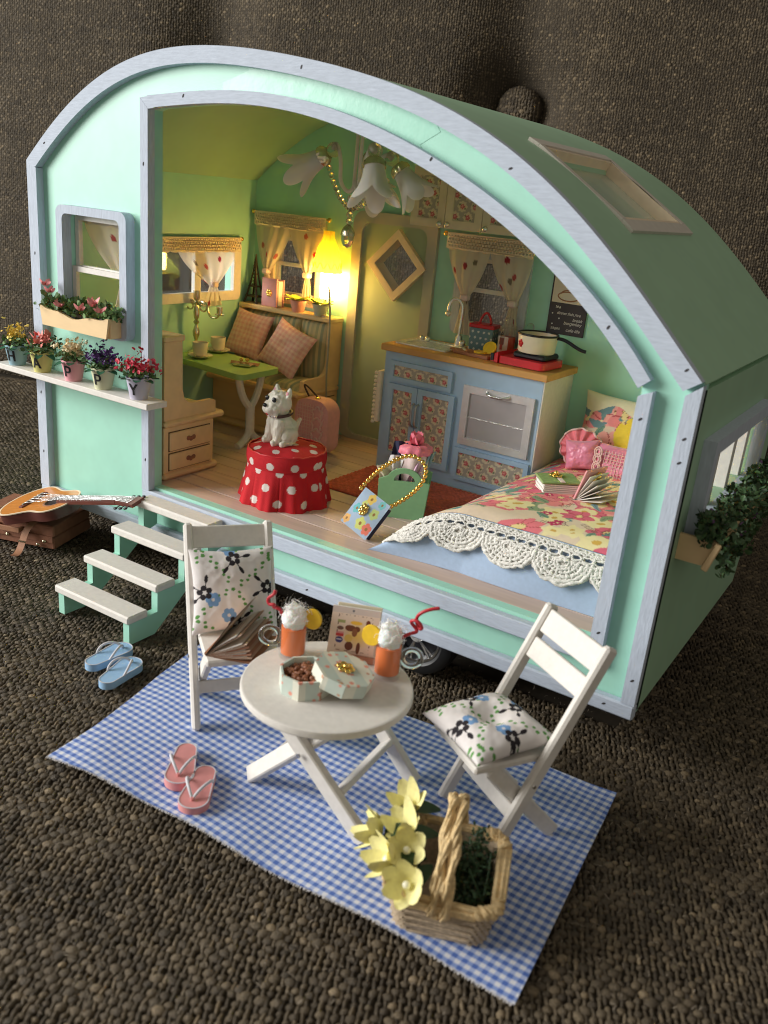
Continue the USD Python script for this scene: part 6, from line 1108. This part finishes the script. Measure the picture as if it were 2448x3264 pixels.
# ---------------------------------------------------------------- bed
bd = thing('bed', 'bed with a floral quilt, crocheted lace edge and pale blue skirt', 'bed', (24, 7, FZ))
BX0, BX1 = 20.35, 28.25
def q_top(u, v):                 # u across (left to right), v from the wall to the front edge
    w = np.clip((v - .55) / .45, 0, 1) ** 2.2; xl = BX0 - 2.1 * w; zl = 6.0 - 1.5 * w - .25
    x = xl + (BX1 - xl) * u; y = 13.5 + (2.35 - .35 * (1 - u) ** 3 - 13.5) * v; k = np.clip(1 - u / .34, 0, 1)
    z = 6.3 - (6.3 - zl) * k ** 2.2 + .10 * np.sin(PI * v) * np.sin(PI * u) - .22 * np.clip((v - .93) / .07, 0, 1) ** 2 * (1 - k) + .10 * (fbm(np.stack([x * .5, y * .5, x * 0], -1), 2, 4) - .5)
    return np.stack([x, y, z], -1)
def quilt_print(X, Y, seed=3, yellow=None):
    g = np.random.default_rng(seed); c = np.empty(X.shape + (3,)); c[:] = lin(228, 206, 182); wx = X + .25 * (fbm(np.stack([X * 1.3, Y * 1.3, X * 0], -1), 2, 1) - .5) * 2; wy = Y + .25 * (fbm(np.stack([X * 1.3, Y * 1.3, X * 0 + 7], -1), 2, 2) - .5) * 2
    x0, x1, y0, y1 = X.min(), X.max(), Y.min(), Y.max()
    items = []
    for k in range(int((x1 - x0) * (y1 - y0) * 3.6)): items.append((g.uniform(x0, x1), g.uniform(y0, y1), g.choice(['leaf', 'teal', 'teal', 'leaf', 'teal', 'flower', 'flower', 'flower', 'cream', 'cream', 'small', 'small', 'stroke', 'stroke'])))
    for x, y, kind in items:
        a0 = g.uniform(0, 6.3); dx, dy = wx - x, wy - y; r = np.hypot(dx, dy)
        m = r < 1.3
        if not m.any(): continue
        th = np.arctan2(dy, dx); du, dv = dx * math.cos(a0) + dy * math.sin(a0), -dx * math.sin(a0) + dy * math.cos(a0)
        if kind in ('leaf', 'teal'):
            L, W = g.uniform(.35, .7), g.uniform(.12, .2); cc = [lin(112, 150, 132), lin(140, 160, 124), lin(96, 140, 140), lin(128, 158, 170)][g.integers(4)]; c = paint(c, (du / L) ** 2 + (dv / W) ** 2 < 1, cc); c = paint(c, (np.abs(dv) < .015) & (np.abs(du) < L * .8), lin(90, 110, 96))
        elif kind == 'flower':
            R = g.uniform(.5, .95); n = int(g.integers(5, 7)); rr_ = R * (.72 + .28 * np.abs(np.cos((th - a0) * n / 2))); base = np.array([lin(234, 140, 140), lin(230, 122, 132), lin(240, 170, 160), lin(222, 104, 128)][g.integers(4)]); c = paint(c, r < rr_, base); c = paint(c, (r < rr_) & (r > .3 * R) & (np.abs(np.sin((th - a0) * n / 2 + 1.3)) < .16), lin(188, 74, 80)); c = paint(c, r < .27 * R, lin(236, 214, 150)); c = paint(c, (r < .36 * R) & (np.sin(th * 9) > .6) & (r > .2 * R), lin(150, 90, 60))
        elif kind == 'cream':
            R = g.uniform(.35, .6); c = paint(c, r < R * (.75 + .25 * np.cos(3 * (th - a0)) ** 2), lin(240, 224, 172)); c = paint(c, r < R * .25, lin(214, 170, 80))
        elif kind == 'small':
            for q in range(5): c = paint(c, np.hypot(dx - .16 * math.cos(q * 1.26), dy - .16 * math.sin(q * 1.26)) < .1, lin(196, 44, 96))
        else:
            for q in (-.08, 0, .08): c = paint(c, (np.abs(dv - q - .12 * np.sin(du * 3)) < .014) & (np.abs(du) < .28), lin(120, 84, 62))
    return c
u, v_ = np.meshgrid(np.linspace(0, 1, 230), np.linspace(0, 1, 280), indexing='ij'); Q = q_top(u, v_); KQ = quilt_print(BX0 - 1.5 + u * 9, v_ * 11.5)
v0, f0 = gridmesh(Q); QT = part(bd, 'quilt', (v0, f0[:, ::-1]), 'print_cloth', True, col=KQ.reshape(-1, 3), w=True)
part(bd, 'mattress', box(20.5, 28.2, 2.6, 13.4, 3.96, 5.7, .2), 'linen_blue', w=True)
sk_u, sk_t = np.meshgrid(np.linspace(0, 1, 160), np.linspace(0, 1, 24), indexing='ij')
def skirt_pt(u, t, o=0.):
    top = q_top(u, np.ones_like(u)); k = np.clip(1 - u / .34, 0, 1)
    bx_ = 17.8 + (BX1 - 17.8) * u + .0; by_ = 1.22 + .62 * np.clip(u / .35, 0, 1) ** .8 + .05 * np.sin(u * 9)
    fold = .10 * np.sin(u * 11 + 1.) * np.sin(PI * t) * (1 - .4 * k)
    x = top[..., 0] + (bx_ - top[..., 0]) * t; y = top[..., 1] - .04 - o + (by_ - top[..., 1] + .04) * t ** .75 - fold - .10 * np.sin(PI * t) * k; z = top[..., 2] + (FZ + .01 - top[..., 2]) * t
    return np.stack([x, y, z], -1)
v0, f0 = gridmesh(skirt_pt(sk_u, sk_t)); part(bd, 'skirt', (v0, f0), 'linen_blue', True, w=True)
# crocheted lace: cords along the edge, scalloped rings below
def lace_pt(s, t): s = np.asarray(s, float); t = np.asarray(t, float); h = .12 + .52 * np.clip(s / .16, 0, 1) ** .7; return skirt_pt(np.clip(s, 0, 1), t * h, .12 + .10 * t)
LT = []
ss = np.linspace(0, 1, 260)
gl = np.random.default_rng(44)
def cord(s, t, r, wob=.0): s = np.asarray(s, float); p = lace_pt(s + .0012 * gl.normal(size=s.shape), np.asarray(t, float) + .011 * gl.normal(size=s.shape)); return tube(p, r * .72 * gl.uniform(.8, 1.2) * (1 + .35 * gl.uniform(-1, 1, len(p))), 5)
for t0 in (0.0, .05, .10): LT.append(cord(ss, 0 * ss + t0 + .012 * np.sin(ss * 300 + t0 * 40), .075))
NS = 5
for k in range(NS):
    c0 = (k + .5) / NS; hw = .5 / NS
    for R, r_ in ((1.0, .10), (.86, .09), (.70, .085), (.52, .09), (.34, .07)):
        q = np.linspace(-.06, PI + .06, 44); LT.append(cord(c0 + hw * R * np.cos(q), .34 + .60 * R * np.sin(q) * (1 + .05 * np.cos(9 * q) * (R > .9)), r_))
    for q in np.linspace(.2, PI - .2, 12): LT.append(cord(c0 + hw * np.cos(q) * np.linspace(.42, 1, 10), .34 + .60 * np.sin(q) * np.linspace(.3, 1, 10), .065))
    for q in np.linspace(.1, PI - .1, 10):
        a = np.linspace(0, 2 * PI, 10); LT.append(cord(c0 + hw * (.93 * math.cos(q) + .11 * np.cos(a)), .34 + .60 * .93 * math.sin(q) + .055 * np.sin(a), .05))
    a = np.linspace(0, 4 * PI, 40); LT.append(cord(c0 + hw * .30 * np.cos(a) * (1 - a / 20), .42 + .16 * np.sin(a) * (1 - a / 20), .075))
    for j in range(5):
        x_ = c0 + hw * (-.8 + .4 * j); a = np.linspace(0, 2 * PI, 14); LT.append(cord(x_ + hw * .19 * np.cos(a), .215 + .07 * np.sin(a), .06))
    xg = np.linspace(c0 - hw, c0 + hw, 40); LT.append(cord(xg, .30 + .05 * np.abs(np.sin((xg - c0) / hw * 5)), .07))
    xs_ = c0 - hw; LT.append(cord(xs_ + 0 * np.linspace(0, 1, 12), np.linspace(.1, .42, 12), .08)); LT.append(cord(xs_ + hw * .25 * np.sin(np.linspace(0, 6.3, 20)), .45 + .10 * np.cos(np.linspace(0, 6.3, 20)), .06))
su, st_ = np.meshgrid(np.linspace(0, 1, 420), np.linspace(0, 1, 60), indexing='ij'); ph = (su * NS) % 1 - .5
depth = .60 + .33 * np.sqrt(np.clip(1 - (ph / .5) ** 2, 0, 1)) + .02 * np.sin(su * 190); tt_ = st_ * depth
BP = lace_pt(su, tt_) - np.array([0, -.045, 0]) + np.stack([0 * su, .035 * (noise(np.stack([su * 260, tt_ * 26, su * 0], -1), 4) - .5) * 2 * -1, 0 * su], -1)
bv, bf = gridmesh(BP); fc_ = np.stack([su, tt_], -1).reshape(-1, 2)[bf].mean(1); pj_ = (fc_[:, 0] * NS) % 1 - .5
slot = ((np.abs(((fc_[:, 0] * NS * 5) % 1) - .5) < .30) & (np.abs(fc_[:, 1] - .215) < .05)) | ((np.abs(np.abs(pj_) - .5) < .06) & (np.abs(fc_[:, 1] - .36) < .06)) | ((noise(np.c_[fc_[:, 0] * 90, fc_[:, 1] * 14, fc_[:, 0] * 0], 8) > .90) & (fc_[:, 1] > .4))
LT.append((bv, bf[~slot])); LT.append((bv + [0, .012, 0], bf[~slot][:, ::-1]))
part((QT[0], bd), 'crochet_lace', cat(*LT), 'lace_white', True, w=True, kind='stuff')
# pillows at the wall
def soft(name, label, c, ux, uy, w, h, t, sd, K=None, look='print_cloth', n=90, catg='pillow'):
    m, U, V = pillow(w, h, t, n, sd, 0); t_ = thing(name, label, catg, c); ux = np.array(ux, float); ux /= np.linalg.norm(ux); uy = np.array(uy, float); uy -= ux * (uy @ ux); uy /= np.linalg.norm(uy)
    part(t_, 'cover', place(m, (0, 0, 0), [ux, uy, np.cross(ux, uy)]), look, True, col=None if K is None else K(U, V)); return t_
def pill_print(U, V):
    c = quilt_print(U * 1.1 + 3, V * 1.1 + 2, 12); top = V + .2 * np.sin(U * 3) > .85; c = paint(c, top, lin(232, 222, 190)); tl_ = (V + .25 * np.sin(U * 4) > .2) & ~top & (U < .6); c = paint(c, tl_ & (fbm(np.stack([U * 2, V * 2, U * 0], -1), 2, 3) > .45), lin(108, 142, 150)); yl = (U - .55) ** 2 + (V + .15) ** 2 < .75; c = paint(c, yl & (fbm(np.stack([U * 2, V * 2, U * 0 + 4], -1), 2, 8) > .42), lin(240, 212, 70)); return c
soft('floral_pillow', 'large floral pillow propped against the back wall on the bed', (23.35, 12.75, 7.75), (1, 0, 0), (0, .25, 1), 4.3, 3.1, .55, 5, pill_print)
mat('satin_pink', lin(222, 132, 160), .35, var=.1, vs=2, sheen_weight=.3); mat('frill_pink', lin(226, 120, 130), .7, var=.15, vs=4)
soft('satin_cushion', 'plump pink satin cushion at the left of the bed head', (22.35, 10.55, 6.95), (1, .1, .2), (-.2, .2, 1), 1.5, 1.3, .5, 6, None, 'satin_pink', catg='cushion')
fr2 = thing('frill_cushion', 'pink cushion with a pale frilled edge behind the satin cushion', 'cushion', (22.0, 11.3, 7.0))
a = np.linspace(0, 2 * PI, 90); rr3 = np.linspace(0, 1, 12); A, Rr = np.meshgrid(a, rr3, indexing='ij'); W_ = .95 * (1 + .0 * A); v, f = gridmesh(np.dstack([W_ * Rr * np.cos(A), -.3 * (1 - Rr ** 2) + .10 * Rr * np.sin(A * 12), W_ * .9 * Rr * np.sin(A)])); part(fr2, 'cover', cat((v, f), (v + [0, .03, 0], f[:, ::-1])), 'frill_pink', True); part(fr2, 'edge', tube([(.97 * math.cos(q), .10 * math.sin(q * 12), .87 * math.sin(q)) for q in a[:-1]], .05, 5, closed=True), 'lace_pink', True)
ct_ = soft('lace_cushion', 'pink cushion covered in white net lace at the right of the bed head', (23.9, 10.7, 6.9), (1, .05, 0), (0, .3, 1), 2.2, 1.5, .5, 7, None, 'satin_pink', catg='cushion')
part(ct_, 'lace', [tube([(-.75 + .16 * math.cos(q) * s_, -.56, .1 + .22 * math.sin(q) * s_ + z_) for q in np.linspace(0, 2 * PI, 20)], .035, 5) for z_ in (-.3, .05, .35) for s_ in (1, .55)] + [tube([(-.5 + k * .14, -.52 + .02 * math.sin(k), -.6), (-.45 + k * .14, -.50, .6)], .014, 4) for k in range(11)] + [tube([(-.5, -.52, -.5 + k * .14), (1.0, -.50, -.48 + k * .14)], .014, 4) for k in range(8)], 'lace_pink', True)
# books on the bed
b1 = thing('green_album', 'small green fabric album with a gold flower lying closed on the quilt', 'book', (22.8, 6.9, 6.19), 38)
part(b1, 'cover', box(-.8, .75, -.62, .62, 0, .09, .03), 'album_green' if 'album_green' in LOOK else (mat('album_green', lin(134, 156, 96), .8, var=.25, vs=6) and 'album_green')); 
for k in range(6): part(b1, 'page', box(-.74 + .02 * (k % 2), .66, -.58, .56 + .02 * (k % 3), .10 + k * .075, .155 + k * .075, .005), 'paper')
part(b1, 'cover', move(box(-.8, .75, -.62, .62, .0, .09, .03), (0, 0, .56), ry=-2), 'album_green'); part(b1, 'ribbon', box(-.10, .10, -.64, .64, .655, .68, .01), 'ribbon_pale'); part(b1, 'gold_flower', [ball((-.1 + .17 * math.cos(q), .12 + .17 * math.sin(q), .72), (.11, .11, .06), 1) for q in np.linspace(0, 5.2, 6)] + [ball((-.1, .12, .80), (.09, .09, .10), 1)], 'gold', True)
b2 = thing('pink_album', 'small pink album standing fanned open on the quilt', 'book', (23.9, 6.9, 6.22), -14)
for k, ang in enumerate((4, 14, 24, 34, 44, 54, 64)):
    a_ = math.radians(ang); part(b2, 'page', plank((0, 0, .06), (1.25 * math.cos(a_), 0, .06 + 1.25 * math.sin(a_)), (0, 1, 0), 1.25, .022, .002), 'paper_grey' if k % 2 else 'paper')
part(b2, 'cover', box(-.02, 1.45, -.7, .7, 0, .07, .02), 'pink_book'); a_ = math.radians(74); part(b2, 'cover', plank((0, 0, .03), (1.45 * math.cos(a_), 0, 1.45 * math.sin(a_)), (0, 1, 0), 1.4, .08, .02), 'pink_book'); part(b2, 'spine', tube([(0, -.7, .05), (0, .7, .05)], .07, 8), 'ribbon_pale')
part(b2, 'gold_flower', [ball((.40 + .10 * math.cos(q), .15 * math.sin(q), 1.05 + .10 * math.sin(q)), .10, 1) for q in np.linspace(0, 5.2, 6)], 'gold', True)
# the second small lamp by the bed, hidden behind the front post: its light shows on the pillow
l2 = thing('bedside_lamp', 'small yellow wall lamp glowing beside the bed at the right end', 'lamp', (27.6, 10.8, 9.2))
part(l2, 'arm', tube([(.69, 0, 0), (.0, 0, 0)], .06, 8), 'brass_old'); part(l2, 'bulb', ball((0, 0, -.1), .28), 'lamp_bulb', True); part(l2, 'shade', lathe([(.55, -.45), (.4, .1), (.2, .45)], 40, rfun=frl), 'lamp_shade', True)
